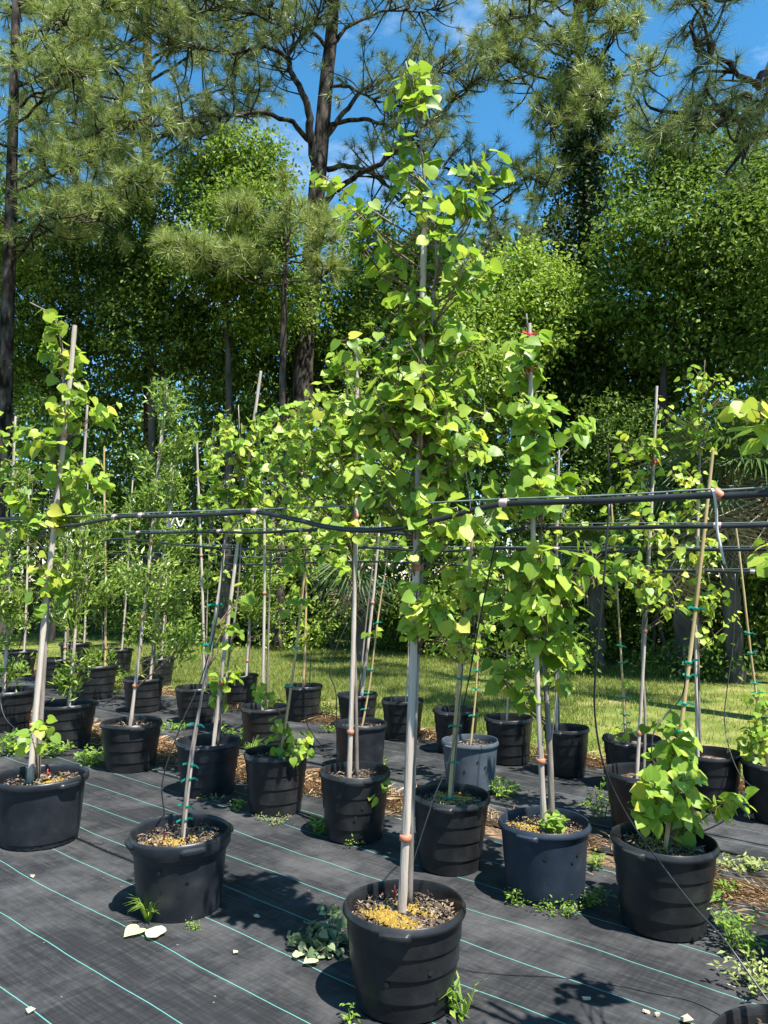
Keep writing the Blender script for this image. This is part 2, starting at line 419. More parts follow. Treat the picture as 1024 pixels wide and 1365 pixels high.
def cloth_mat(name, dusty, s0):
    m, nt, nd, lk = new_mat(name)
    out = N(nt, 'ShaderNodeOutputMaterial')
    b = N(nt, 'ShaderNodeBsdfPrincipled', i_Roughness=.62)
    b.inputs['Specular IOR Level'].default_value = .12
    geo = N(nt, 'ShaderNodeNewGeometry')
    dotn = N(nt, 'ShaderNodeVectorMath', operation='DOT_PRODUCT')
    dotn.inputs[1].default_value = tuple(ROWN)
    dott = N(nt, 'ShaderNodeVectorMath', operation='DOT_PRODUCT')
    dott.inputs[1].default_value = tuple(ROWD)
    lk.new(geo.outputs['Position'], dotn.inputs[0]); lk.new(geo.outputs['Position'], dott.inputs[0])
    # threads wander a little
    wob = N(nt, 'ShaderNodeTexNoise', i_Scale=.9, i_Detail=2.0)
    lk.new(geo.outputs['Position'], wob.inputs['Vector'])
    sw = N(nt, 'ShaderNodeMath', operation='MULTIPLY_ADD'); sw.inputs[1].default_value = .05
    lk.new(wob.outputs['Fac'], sw.inputs[0]); lk.new(dotn.outputs['Value'], sw.inputs[2])
    sh = N(nt, 'ShaderNodeMath', operation='SUBTRACT'); sh.inputs[1].default_value = s0 + .025
    lk.new(sw.outputs[0], sh.inputs[0])
    pp = N(nt, 'ShaderNodeMath', operation='PINGPONG'); pp.inputs[1].default_value = .1410
    lk.new(sh.outputs[0], pp.inputs[0])
    ln = N(nt, 'ShaderNodeMath', operation='LESS_THAN'); ln.inputs[1].default_value = .0021
    lk.new(pp.outputs[0], ln.inputs[0])
    # woven streaks along the cloth
    cmb = N(nt, 'ShaderNodeCombineXYZ')
    lk.new(dotn.outputs['Value'], cmb.inputs[0]); lk.new(dott.outputs['Value'], cmb.inputs[1])
    mp = N(nt, 'ShaderNodeMapping'); mp.inputs['Scale'].default_value = (60, 3.0, 1)
    lk.new(cmb.outputs[0], mp.inputs['Vector'])
    st = N(nt, 'ShaderNodeTexNoise', i_Scale=1.0, i_Detail=4.0, i_Roughness=.65)
    lk.new(mp.outputs[0], st.inputs['Vector'])
    mp2 = N(nt, 'ShaderNodeMapping'); mp2.inputs['Scale'].default_value = (4, 55, 1)
    lk.new(cmb.outputs[0], mp2.inputs['Vector'])
    st2 = N(nt, 'ShaderNodeTexNoise', i_Scale=1.0, i_Detail=3.0)
    lk.new(mp2.outputs[0], st2.inputs['Vector'])
    av = N(nt, 'ShaderNodeMath', operation='MULTIPLY_ADD'); av.inputs[1].default_value = .45
    lk.new(st2.outputs['Fac'], av.inputs[0]); lk.new(st.outputs['Fac'], av.inputs[2])
    r = ramp(nt, [(.42, (.013, .0138, .0155)), (.75, (.0265, .0275, .0295)), (1.0, (.054, .055, .057))])
    lk.new(av.outputs[0], r.inputs['Fac'])
    # dust: big soft patches and small pale specks
    du = N(nt, 'ShaderNodeTexNoise', i_Scale=1.6, i_Detail=8.0, i_Roughness=.68)
    lk.new(geo.outputs['Position'], du.inputs['Vector'])
    dr = ramp(nt, [(.46, (0, 0, 0)), (.78, (.5 * dusty, .5 * dusty, .5 * dusty))])
    lk.new(du.outputs['Fac'], dr.inputs['Fac'])
    mx = N(nt, 'ShaderNodeMix', data_type='RGBA'); mx.inputs[7].default_value = (.155, .155, .155, 1)
    lk.new(dr.outputs['Color'], mx.inputs[0]); lk.new(r.outputs['Color'], mx.inputs[6])
    vo = N(nt, 'ShaderNodeTexVoronoi', i_Scale=16.0)
    lk.new(geo.outputs['Position'], vo.inputs['Vector'])
    sk = N(nt, 'ShaderNodeMath', operation='LESS_THAN'); sk.inputs[1].default_value = .055
    lk.new(vo.outputs['Distance'], sk.inputs[0])
    pick = N(nt, 'ShaderNodeMath', operation='LESS_THAN'); pick.inputs[1].default_value = .3
    sepc = N(nt, 'ShaderNodeSeparateColor'); lk.new(vo.outputs['Color'], sepc.inputs[0]); lk.new(sepc.outputs[0], pick.inputs[0])
    skm = N(nt, 'ShaderNodeMath', operation='MULTIPLY'); lk.new(sk.outputs[0], skm.inputs[0]); lk.new(pick.outputs[0], skm.inputs[1])
    skf = N(nt, 'ShaderNodeMath', operation='MULTIPLY'); skf.inputs[1].default_value = .6; lk.new(skm.outputs[0], skf.inputs[0])
    m2 = N(nt, 'ShaderNodeMix', data_type='RGBA'); m2.inputs[7].default_value = (.32, .3, .27, 1)
    lk.new(skf.outputs[0], m2.inputs[0]); lk.new(mx.outputs[2], m2.inputs[6])
    m3 = N(nt, 'ShaderNodeMix', data_type='RGBA')
    m3.inputs[7].default_value = (.14, .44, .4, 1) if dusty < 1.2 else (.26, .36, .34, 1)
    lf = N(nt, 'ShaderNodeMath', operation='MULTIPLY'); lf.inputs[1].default_value = .62 if dusty < 1.2 else .4
    lk.new(ln.outputs[0], lf.inputs[0])
    lk.new(lf.outputs[0], m3.inputs[0]); lk.new(m2.outputs[2], m3.inputs[6])
    lk.new(m3.outputs[2], b.inputs['Base Color'])
    bp = N(nt, 'ShaderNodeBump', i_Strength=.35, i_Distance=.006)
    lk.new(av.outputs[0], bp.inputs['Height']); lk.new(bp.outputs[0], b.inputs['Normal'])
    lk.new(b.outputs[0], out.inputs[0])
    return m

def sheet(name, s_a, s_b, t_a, t_b, step, z0, amp, mat, seed, edge=.03):
    ns = int((s_b - s_a) / step) + 1
    nt_ = int((t_b - t_a) / step) + 1
    S, T = np.meshgrid(np.linspace(0, 1, ns), np.linspace(t_a, t_b, nt_), indexing='ij')
    lo = s_a + edge * wav(T, T * 0, seed + 1, 2.2)
    hi = s_b + edge * wav(T, T * 0, seed + 2, 2.2)
    SS = lo + (hi - lo) * S
    Z = z0 + amp * (wav(SS, T, seed, 2.0) * .6 + wav(SS, T, seed + 5, 7.0) * .4)
    P = SS[..., None] * ROWN + T[..., None] * ROWD
    P[..., 2] = Z
    i = np.arange(ns - 1)[:, None] * nt_
    j = np.arange(nt_ - 1)[None, :]
    mb = MB()
    mb.add(P.reshape(-1, 3), np.stack([i + j, i + nt_ + j, i + nt_ + j + 1, i + j + 1], -1).reshape(-1, 4))
    return tag(mb.build(name, mat), kind='structure')

g_mat = simple('bare_ground', [(.3, (.06, .05, .03)), (.5, (.11, .1, .045)), (.7, (.17, .15, .08))], 1.4, .95, .4, 20, .1, detail=9)
mb = MB()
mb.add([(-600, -600, -.02), (600, -600, -.02), (600, 600, -.02), (-600, 600, -.02)], [(0, 1, 2, 3)])
tag(mb.build('ground', g_mat), kind='structure')
# bed of soil under the cloth
mb = MB()
q = [on_row(-3, -8, -.008), on_row(6.4, -8, -.008), on_row(6.4, 22, -.008), on_row(-3, 22, -.008)]
mb.add(q, [(0, 1, 2, 3)])
soilbed = simple('straw_littered_soil', [(.3, (.07, .045, .028)), (.5, (.16, .11, .07)), (.7, (.3, .22, .14))], 22, .95, .6, 40, .15, detail=7)
tag(mb.build('soil_path', soilbed), kind='structure')
sheet('ground_cloth_path', -2.2, 4.0, -6.5, 19.0, .085, .008, .009, cloth_mat('woven_ground_cloth', 1.1, 1.405), 3)
sheet('ground_cloth_back_path', 4.2, 6.05, -6.5, 19.0, .085, .006, .0055, cloth_mat('dusty_ground_cloth', 1.35, 4.3), 23, .05)
lawn_m = simple('lawn_turf', [(.28, (.06, .09, .016)), (.48, (.13, .16, .035)), (.62, (.2, .2, .06)), (.74, (.3, .23, .12))], 1.9, .95, .5, 60, .1, detail=10)
mb = MB()
mb.add([on_row(6.18, -14, -.003), on_row(70, -14, -.003), on_row(70, 60, -.003), on_row(6.18, 60, -.003)], [(0, 1, 2, 3)])
tag(mb.build('lawn', lawn_m), kind='structure')

def y_edge(X):
    return 15.3 - .59 * X

rg = np.random.default_rng(11)
# lawn blades: denser near, longer tufts at the margins
def blades(mb, P, h, w, rg, lean=.6):
    n = len(P)
    a = rg.random(n) * 6.283
    d = np.stack([np.cos(a), np.sin(a), np.zeros(n)], -1)
    b = rg.random(n) * 6.283
    side = np.stack([np.cos(b), np.sin(b), np.zeros(n)], -1) * (w / 2)[:, None]
    tip = P + d * (h * lean * rg.random(n))[:, None] + np.array((0, 0, 1.0)) * h[:, None]
    v = np.stack([P - side, P + side, tip], 1).reshape(-1, 3)
    mb.add(v, np.arange(n * 3).reshape(-1, 3))
Pn = []
while sum(len(p) for p in Pn) < 150000:
    X = rg.uniform(-11, 8, 60000); Y = rg.uniform(4.6, 22, 60000)
    s = .643 * X + .766 * Y
    k = (s > 6.2 + .1 * wav(X, Y, 77, 3)) & (Y < y_edge(X) + 1.2) & (np.abs(X) < .56 * Y + .8)
    k &= rg.random(60000) < np.clip(1.6 - .09 * Y, .3, 1) * np.clip(.5 + .8 * wav(X, Y, 31, 1.4), .06, 1)
    Pn.append(np.stack([X[k], Y[k], np.full(k.sum(), -.004)], -1))
Pn = np.concatenate(Pn)
mb = MB()
blades(mb, Pn, rg.uniform(.025, .075, len(Pn)), rg.uniform(.006, .012, len(Pn)), rg, .9)
tag(mb.build('lawn_grass', M['grass'], smooth=False), 'sunlit mown grass strip between pots and woods', 'grass', kind='stuff')

# pine straw along the seam of the two cloths and along the lawn edge
def straw(name, label, s_mid, wid, t_a, t_b, n, seed, thr):
    rg = np.random.default_rng(seed)
    t = rg.uniform(t_a, t_b, n); s = s_mid + wid * rg.normal(size=n) * .5
    k = wav(t, s * 2, seed, 1.5) + .25 * rg.normal(size=n) > thr
    t, s = t[k], s[k]
    n = len(t)
    P = s[:, None] * ROWN + t[:, None] * ROWD
    P[:, 2] = .012 + .035 * rg.random(n) ** 2
    a = rg.normal(.0, .9, n) + 2.45
    d = np.stack([np.cos(a), np.sin(a), rg.normal(0, .12, n)], -1)
    L = rg.uniform(.07, .2, n)[:, None]
    sd = np.stack([-np.sin(a), np.cos(a), np.zeros(n)], -1) * .0022
    v = np.stack([P - sd, P + sd, P + d * L * .5 + sd + [0, 0, .008], P + d * L], 1).reshape(-1, 3)
    mb = MB()
    mb.add(v, np.arange(n * 4).reshape(-1, 4))
    return tag(mb.build(name, M['straw'], smooth=False), label, 'pine straw', kind='stuff')
straw('pine_straw', 'brown pine straw littering the seam between the two ground cloths', 4.12, .24, -2.2, 11, 26000, 5, -.35)
straw('pine_straw', 'brown pine straw along the edge of the lawn', 6.12, .2, -1.5, 13, 20000, 6, -.2)

# ------------------------------------------------------------------ woods behind the lawn
def woodland_tree(name, label, cat, base, trunk_top, r0, lobes, n_leaf, L, mat, seed, wid=.5, bark='bark_dark', spread=.28, per=26, group=None, stems=1, twigs=14):
    """lobes: (centre, radii) in metres; a crown of leaf clusters round limbs"""
    rg = np.random.default_rng(seed)
    root = empty(name, tuple(base))
    tag(root, label, cat, group)
    base = np.asarray(base, float)
    tmb = MB()
    top = np.asarray(trunk_top, float)
    trunks = []
    for k in range(stems):
        off = np.array((rg.normal() * .25 * (stems > 1), rg.normal() * .2 * (stems > 1), 0))
        tp = [off + base * 0, off * 1.5 + (top - base) * .33 + rg.normal(size=3) * (.12, .12, 0), (top - base) * .68 + off * 2.5 + rg.normal(size=3) * (.15, .15, 0), top - base + off * 3]
        tp = smooth_path(tp, 6)
        trunks.append(tp)
        tmb.tube(tp, np.linspace(r0, r0 * .35, len(tp)) / (1 + .5 * (stems > 1)), 9)
    cmb = MB()
    vol = np.array([np.prod(r) ** (2 / 3) for c, r in lobes])
    vol = vol / vol.sum()
    for (c, r), w in zip(lobes, vol):
        c = np.asarray(c, float) - base
        r = np.asarray(r, float)
        tp = trunks[rg.integers(len(trunks))]
        zi = np.clip(np.argmin(np.abs(tp[:, 2] - (c[2] - .6 * r[2]))), 1, len(tp) - 1)
        s0 = tp[zi]
        mid = (s0 + c) / 2 + rg.normal(size=3) * .15 * r
        lp = smooth_path([s0, mid, c], 5)
        tmb.tube(lp, np.linspace(r0 * .4, r0 * .12, len(lp)), 6)
        nc = max(6, int(n_leaf * w / per))
        C = c + ball(rg, nc, .3) * r
        for q in C[:: max(1, nc // twigs)]:
            e = smooth_path([lp[rg.integers(2, len(lp))], (c + q) / 2 + rg.normal(size=3) * .1 * r, q], 4)
            tmb.tube(e, np.linspace(r0 * .1, .008, len(e)), 4, cap=False)
        sz = spread * (.6 + .8 * rg.random((nc, 1, 1)))
        P = C[:, None, :] + rg.normal(size=(nc, per, 3)) * sz * np.array((1, 1, .5))
        P = P.reshape(-1, 3)
        outw = unit(P - c)
        d = unit(rg.normal(size=P.shape) + outw * .5 + np.array((0, 0, -.45)))
        nr = unit(rg.normal(size=P.shape) * .6 + outw * .35 + np.array((0, -.1, .75)))
        bake_leaves(cmb, P, d, nr, L * rg.uniform(.6, 1.25, len(P)), wid)
    tmb.build('trunk', M[bark], root, sharp=50)
    tag(cmb.build('crown', mat, root, smooth=False), kind='stuff')
    return root

def plobes(lst, Y, rng):          # lobes given as photo ellipses at distance Y
    out = []
    for (px, py, rx, ry) in lst:
        y = Y + rng.uniform(-.6, .6)
        k = y / FPX
        out.append((W(px, py, y), (rx * k, (rx + ry) * .5 * k * .9, ry * k)))
    return out

def needles(mb, P, D, rg, k=40, L=.21, w=.008):
    n = len(P)
    d = unit(D[:, None, :] * .75 + rg.normal(size=(n, k, 3)) * .62 + np.array((0, 0, -.06))).reshape(-1, 3)
    p = (P[:, None, :] - D[:, None, :] * rg.random((n, k, 1)) * .12).reshape(-1, 3)
    ln = L * rg.uniform(.7, 1.15, (len(d), 1))
    sd = unit(np.cross(d, rg.normal(size=d.shape))) * w / 2
    v = np.stack([p - sd, p + sd, p + d * ln + np.array((0, 0, -.02))], 1).reshape(-1, 3)
    mb.add(v, np.arange(len(v)).reshape(-1, 3))

def pine_tree(name, label, base, trunk, r0, limbs, mat, seed, L=.21, k=40, w=.008, dens=1.0, r1=.5, lr=.055, sub=1.0, needle_from=.3, group='pine trees behind the pots'):
    rg = np.random.default_rng(seed)
    base = np.asarray(base, float)
    root = empty(name, tuple(base))
    tag(root, label, 'pine tree', group)
    tp = smooth_path([np.asarray(p, float) - base for p in trunk], 7)
    tmb = MB()
    rr = np.linspace(r0, r0 * r1, len(tp))
    rr[:4] *= np.array((1.35, 1.2, 1.1, 1.04))
    tmb.tube(tp, rr, 14)
    tmb.build('trunk', M['bark'], root, sharp=60)
    bmb, nmb = MB(), MB()
    for lp0 in limbs:
        thick = 1.0
        if isinstance(lp0, tuple):
            lp0, thick = lp0
        lp = smooth_path([np.asarray(p, float) - base for p in lp0], 6)
        m = len(lp)
        lp[1:] += np.cumsum(rg.normal(size=(m - 1, 3)) * .03, 0)
        bmb.tube(lp, (lr * thick - .013) * (1 - np.linspace(0, 1, m)) ** 1.25 + .013, 7)
        length = np.linalg.norm(np.diff(lp, axis=0), axis=1).sum()
        ns = int(length * 4.2 * dens)
        TP, TD = [], []
        for i in range(ns):
            t = needle_from + (1 - needle_from) * rg.random() ** .75
            f = t * (m - 1)
            a = int(min(f, m - 2))
            p = lp[a] + (lp[a + 1] - lp[a]) * (f - a)
            tan = unit(lp[min(a + 1, m - 1)] - lp[max(a - 1, 0)])
            sl = rg.uniform(.35, 1.25) * sub * (1.15 - .5 * t)
            dr = unit(tan * .55 + rg.normal(size=3) * (.7, .7, .5) + np.array((0, 0, .1)))
            q = p + dr * sl + np.array((0, 0, .12 * sl))
            mid = p + dr * sl * .5 + rg.normal(size=3) * .08
            e = smooth_path([p, mid, q], 4)
            bmb.tube(e, np.linspace(.024, .008, len(e)), 4, cap=False)
            ed = unit(q - mid + np.array((0, 0, .12)))
            TP.append(q); TD.append(ed)
            for _ in range(rg.integers(2, 5)):
                u = rg.uniform(.35, .97)
                b0 = p + (q - p) * u
                dd = unit(ed * .6 + rg.normal(size=3) * .6 + np.array((0, 0, .25)))
                b1 = b0 + dd * rg.uniform(.1, .4)
                bmb.tube([b0, b1], [.007, .005], 3, cap=False)
                TP.append(b1); TD.append(dd)
        if TP:
            needles(nmb, np.array(TP), np.array(TD), rg, k, L, w)
    bmb.build('branches', M['bark'], root)
    tag(nmb.build('crown', mat, root, smooth=False), kind='stuff')
    return root

def limb(pts, Y, dy, seed):       # a limb drawn in photo pixels, swinging from depth Y to Y + dy
    rg = np.random.default_rng(seed)
    n = len(pts)
    return [W(x, y, Y + dy * (i / (n - 1)) + rg.normal() * .08) for i, (x, y) in enumerate(pts)]
def auto_limbs(trunk, zs, length, seed, up=.25, sides=None):
    rg = np.random.default_rng(seed)
    tp = smooth_path(trunk, 8)
    out = []
    for i, z in enumerate(zs):
        p = tp[np.argmin(np.abs(tp[:, 2] - z))]
        a = rg.uniform(0, 6.283) if sides is None else sides[i % len(sides)] + rg.normal() * .35
        l = length * rg.uniform(.65, 1.15)
        d = np.array((math.cos(a), math.sin(a), 0))
        out.append([p, p + d * l * .35 + [0, 0, l * up * .5], p + d * l * .7 + [0, 0, l * up * .6] + rg.normal(size=3) * .15, p + d * l + [0, 0, l * up * .55] + rg.normal(size=3) * .2])
    return out

# --- the big pine left of centre, its limbs against the sky
YA = 18.5
pA = [W(398, 862, YA), W(404, 500, YA), W(412, 380, YA), W(422, 260, YA), W(429, 180, YA), W(436, 100, YA), W(443, 30, YA), W(450, -120, YA)]
limbs = [
    (limb([(420, 215), (413, 160), (396, 112), (386, 72), (402, 38), (428, 4), (440, -40)], YA, -1.0, 1), 2.4),
    (limb([(388, 80), (358, 62), (312, 70), (270, 62), (215, 72)], YA - .6, -1.5, 2), 1.2),
    (limb([(424, 195), (382, 158), (330, 145), (280, 152), (235, 158), (180, 178)], YA, -2.2, 3), 1.5),
    (limb([(428, 190), (462, 140), (500, 108), (545, 92), (610, 88), (650, 70)], YA, 1.0, 4), 1.5),
    (limb([(424, 278), (452, 248), (505, 215), (548, 178), (598, 132), (650, 85)], YA, -1.2, 5), 1.9),
    (limb([(436, 226), (480, 232), (520, 258), (560, 292), (590, 325)], YA, 1.2, 6), 1.5),
    (limb([(432, 168), (480, 165), (530, 180), (575, 222), (620, 240), (665, 285)], YA, -1.8, 7), 1.3),
    (limb([(440, 60), (470, 32), (520, 18), (580, 10)], YA, .6, 8), 1.3),
    (limb([(440, 70), (412, 42), (370, 36), (318, 18), (260, 20)], YA, -.8, 9), 1.2),
    (limb([(446, 0), (480, -30), (530, -50), (600, -40)], YA, -1.5, 10), 1.2),
    (limb([(444, 10), (400, -20), (350, -40), (290, -30)], YA, 1.0, 12), 1.2),
    (limb([(434, 120), (470, 118), (512, 132), (560, 126)], YA, -2.0, 13), 1.0),
    (limb([(448, -60), (500, -80), (560, -100)], YA, -2.0, 14), 1.0),
    (limb([(448, -60), (390, -90), (330, -80)], YA, -2.0, 15), 1.0),
]
low = [
    (limb([(416, 330), (425, 300), (432, 285), (420, 265)], YA, -3.2, 21), 1.1),
    (limb([(414, 345), (385, 330), (345, 318), (325, 330)], YA, -3.6, 22), 1.1),
    (limb([(412, 350), (340, 320), (280, 305), (235, 318)], YA, -4.2, 23), 1.1),
    (limb([(410, 370), (400, 360), (395, 345), (380, 320)], YA, -3.5, 24), 1.0),
    (limb([(414, 340), (440, 330), (450, 318), (462, 300)], YA, -2.6, 25), 1.0),
]
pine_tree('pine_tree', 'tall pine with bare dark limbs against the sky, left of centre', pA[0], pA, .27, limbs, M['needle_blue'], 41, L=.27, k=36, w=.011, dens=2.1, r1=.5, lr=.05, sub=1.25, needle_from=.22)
# low sunlit boughs hang from a younger pine just in front of it
pB = [W(372, 862, 16.6), W(376, 600, 16.6), W(378, 430, 16.6), W(382, 330, 16.6), W(388, 262, 16.6)]
lowl = []
for i, (x, y, dx, dy_) in enumerate([(383, 350, 55, -35), (381, 365, -60, -22), (382, 340, 45, -60), (380, 380, -110, -55), (386, 300, -20, -45), (385, 320, -70, -45), (382, 372, 66, -6), (384, 330, 10, -30), (381, 380, -140, -45)]):
    lowl.append((limb([(x, y), (x + dx * .4, y + dy_ * .3 + 8), (x + dx * .75, y + dy_ * .7 + 6), (x + dx, y + dy_)], 16.6, (-1.6, -1.2, -.5, -1.8, .4, -1.0, -.8, -1.0, -2.0, -1.6, -.3)[i], 30 + i), .6))
pine_tree('pine_tree', 'young long-needled pine with sunlit tufts below the bare-limbed pine', pB[0], pB, .1, lowl, M['needle'], 43, L=.34, k=60, w=.012, dens=.85, r1=.4, lr=.04, sub=.55, needle_from=.45)

# --- pines filling the upper left
pC = [W(2, 850, 16.5), W(8, 500, 16.5), W(14, 300, 16.5), W(18, 150, 16.5), W(24, -60, 16.5)]
lc = []
for i, (y, dx, dy_, dz) in enumerate([(330, 90, -40, -1.5), (300, 130, -60, -1), (260, 110, -70, .5), (210, 140, -60, -1.2), (170, 120, -90, -.6), (240, 70, -30, -2.0), (120, 130, -60, .5), (90, 100, -80, -1.5), (50, 150, -50, -.8), (10, 120, -30, -1.2), (350, 50, -60, -2.2), (150, 60, -40, -2.2), (60, 60, -30, -2), (300, -60, -20, -1), (200, -50, -30, -1)]):
    dx *= 1.35
    lc.append((limb([(15, y), (15 + dx * .4, y + dy_ * .5), (15 + dx * .75, y + dy_ * .85), (15 + dx, y + dy_ * .8)], 16.5, dz, 60 + i), .8))
pine_tree('pine_tree', 'bushy pine at the left edge of the woods with yellow-green needles', pC[0], pC, .17, lc, M['needle'], 44, L=.29, k=42, w=.011, dens=1.45, lr=.045, sub=.95, needle_from=.2)
pD = [W(202, 850, 20.5), W(200, 450, 20.5), W(197, 250, 20.5), W(196, 100, 20.5), W(198, -60, 20.5)]
ld = []
for i, (y, dx, dy_, dz) in enumerate([(200, -90, -50, -1.5), (190, 90, -50, -1), (160, -110, -60, .5), (150, 100, -40, -1.6), (120, -120, -50, -1.2), (110, 110, -60, -.6), (80, 70, -40, -2.0), (70, -130, -60, .5), (40, 120, -50, -1.5), (30, -100, -50, -.8), (0, 120, -30, -1.2), (-10, -90, -25, -1.4), (220, 60, -40, -2.2), (230, -60, -50, -2.2), (100, 30, -60, -2), (-40, 100, -20, -1), (-40, -100, -30, -1), (60, -40, -60, -2.6), (140, -60, -20, -2.6), (20, 60, -40, -2.6)]):
    dx *= 1.5
    ld.append((limb([(197, y), (197 + dx * .4, y + dy_ * .5), (197 + dx * .75, y + dy_ * .85), (197 + dx, y + dy_ * .8)], 20.5, dz, 90 + i), .9))
pine_tree('pine_tree', 'pine with dense olive-green crown, second from the left edge', pD[0], pD, .2, ld, M['needle'], 45, L=.3, k=42, w=.012, dens=1.35, lr=.05, sub=1.1, needle_from=.2)

# --- the vine-wrapped pine right of centre
YE = 17.0
pE = [W(772, 860, YE), W(774, 560, YE), W(779, 380, YE), W(780, 260, YE), W(778, 150, YE), W(772, 60, YE), W(766, -110, YE)]
le = []
for i, (y, dx, dy_, dz) in enumerate([(200, -70, -60, -1.2), (230, -80, 20, -.8), (150, -110, -60, .6), (120, -120, -40, -1.4), (170, -60, -10, -1.8), (90, -90, -60, -.8), (50, -110, -30, -1.5), (20, -70, -40, -1.8), (180, 70, -40, -1.2), (140, 90, -60, .4), (100, 70, -70, -1.5), (60, 80, -40, -1), (200, 60, 10, -1.6), (10, 70, -20, -1.2), (-40, -90, -20, -.8), (-40, 60, -20, -1.2), (110, -20, -60, -2.2), (60, 10, -50, -2.2), (160, 20, -40, -2.2), (20, -20, -40, -2.4), (210, -40, 40, -1.8)]):
    le.append((limb([(777, y), (777 + dx * .4, y + dy_ * .4), (777 + dx * .75, y + dy_ * .8), (777 + dx, y + dy_ * .85)], YE, dz, 130 + i), .8))
rootE = pine_tree('pine_tree', 'pine with its trunk wrapped in dark vines, right of centre', pE[0], pE, .2, le, M['needle'], 46, L=.28, k=44, w=.011, dens=1.15, lr=.045, sub=.9, needle_from=.35)
rg = np.random.default_rng(47)
vmb = MB()
bE = np.asarray(pE[0])
tE = smooth_path(pE, 10) - bE
for _ in range(900):
    f = rg.random() ** .8 * .8
    a = f * (len(tE) - 1); i = int(min(a, len(tE) - 2))
    c = tE[i] + (tE[i + 1] - tE[i]) * (a - i)
    rad = .24 + .62 * rg.random() * (1.25 - f) * (1.3 if f < .5 else 1)
    th = rg.uniform(0, 6.283)
    o = np.array((math.cos(th), math.sin(th), 0))
    q = c + o * rad
    P = q + rg.normal(size=(26, 3)) * (.17, .17, .17)
    bake_leaves(vmb, P, rg.normal(size=P.shape) + o * .5 + (0, 0, -.8), rg.normal(size=P.shape) * .5 + o * .7 + (0, 0, .5), .1 * rg.uniform(.6, 1.2, len(P)), .75)
for _ in range(40):
    f = rg.uniform(.15, .95); i = int(f * (len(tE) - 3))
    o = np.array((rg.normal(), rg.normal(), 0)) * .2
    vmb.tube(smooth_path([tE[i] + o * .8, tE[i + 1] + o * 1.6 + rg.normal(size=3) * .2, tE[i + 2] + o * 1.2], 4), .012, 4, cap=False)
tag(vmb.build('vine', M['vine'], rootE, smooth=False), 'dark climbing vine leaves', kind='stuff')

# --- limbs of a pine beyond the right edge
YF = 8.0
pF = [W(1115, 918, YF), W(1112, 500, YF), W(1105, 250, YF), W(1098, 60, YF), W(1094, -100, YF), W(1090, -600, YF)]
pF[0][2] = 0.0
lf_ = [(limb([(1100, 20), (1050, 50), (1018, 95), (985, 150), (955, 175), (905, 190)], YF, -.8, 161), 1.3),
       (limb([(1030, 80), (1000, 110), (985, 90), (960, 60), (930, 20)], YF - .4, -.6, 162), .8),
       (limb([(1098, -10), (1050, -20), (1000, -10), (950, 8), (920, 12)], YF, -1.0, 163), 1.0),
       (limb([(1000, 130), (960, 140), (920, 160), (880, 172)], YF - .6, .4, 164), .6),
       (limb([(1105, 150), (1060, 160), (1020, 185), (980, 190)], YF, -.6, 165), .8)]
lf_ += [(q, .8) for q in auto_limbs(np.array(pF), np.linspace(9.1, 12.0, 20), 2.8, 171, .2)]  # unseen limbs above the view, added to dapple the lawn with shade
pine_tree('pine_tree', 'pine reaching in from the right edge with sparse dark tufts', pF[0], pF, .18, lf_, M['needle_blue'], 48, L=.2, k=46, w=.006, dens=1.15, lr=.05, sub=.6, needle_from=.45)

# --- hazy pines far behind
rg = np.random.default_rng(51)
for i, (px, top, Y, rad, lab) in enumerate([(655, 285, 36, 70, 'distant olive pine in the sky gap right of the tall centre sapling'), (722, 305, 40, 60, 'distant rounded pine beside the vine-wrapped trunk'), (1012, 205, 30, 70, 'distant pale pine above the right edge of the woods'), (560, 330, 38, 80, 'distant pine half hidden behind the centre sapling crown'), (100, 120, 30, 110, 'distant pine behind the left edge pines')]):
    tr = [W(px, 845, Y), W(px + 3, 600, Y), W(px, 450, Y), W(px, top + 15, Y)]
    z0, z1 = tr[2][2], tr[3][2]
    zs = np.linspace(z0, z1, 30)
    ll = []
    for j, z in enumerate(zs):
        f = j / 29
        ln = rad * Y / FPX * (1.0 - .55 * f ** 2)
        ll += [(q, .7) for q in auto_limbs(np.array(tr), [z], ln, 500 + i * 40 + j, .3)]
    pine_tree('pine_tree', lab, tr[0], tr, .2, ll, M['needle_far'], 52 + i, L=.4, k=30, w=.03, dens=.8, lr=.05, sub=1.1, needle_from=.25, group='distant pines')

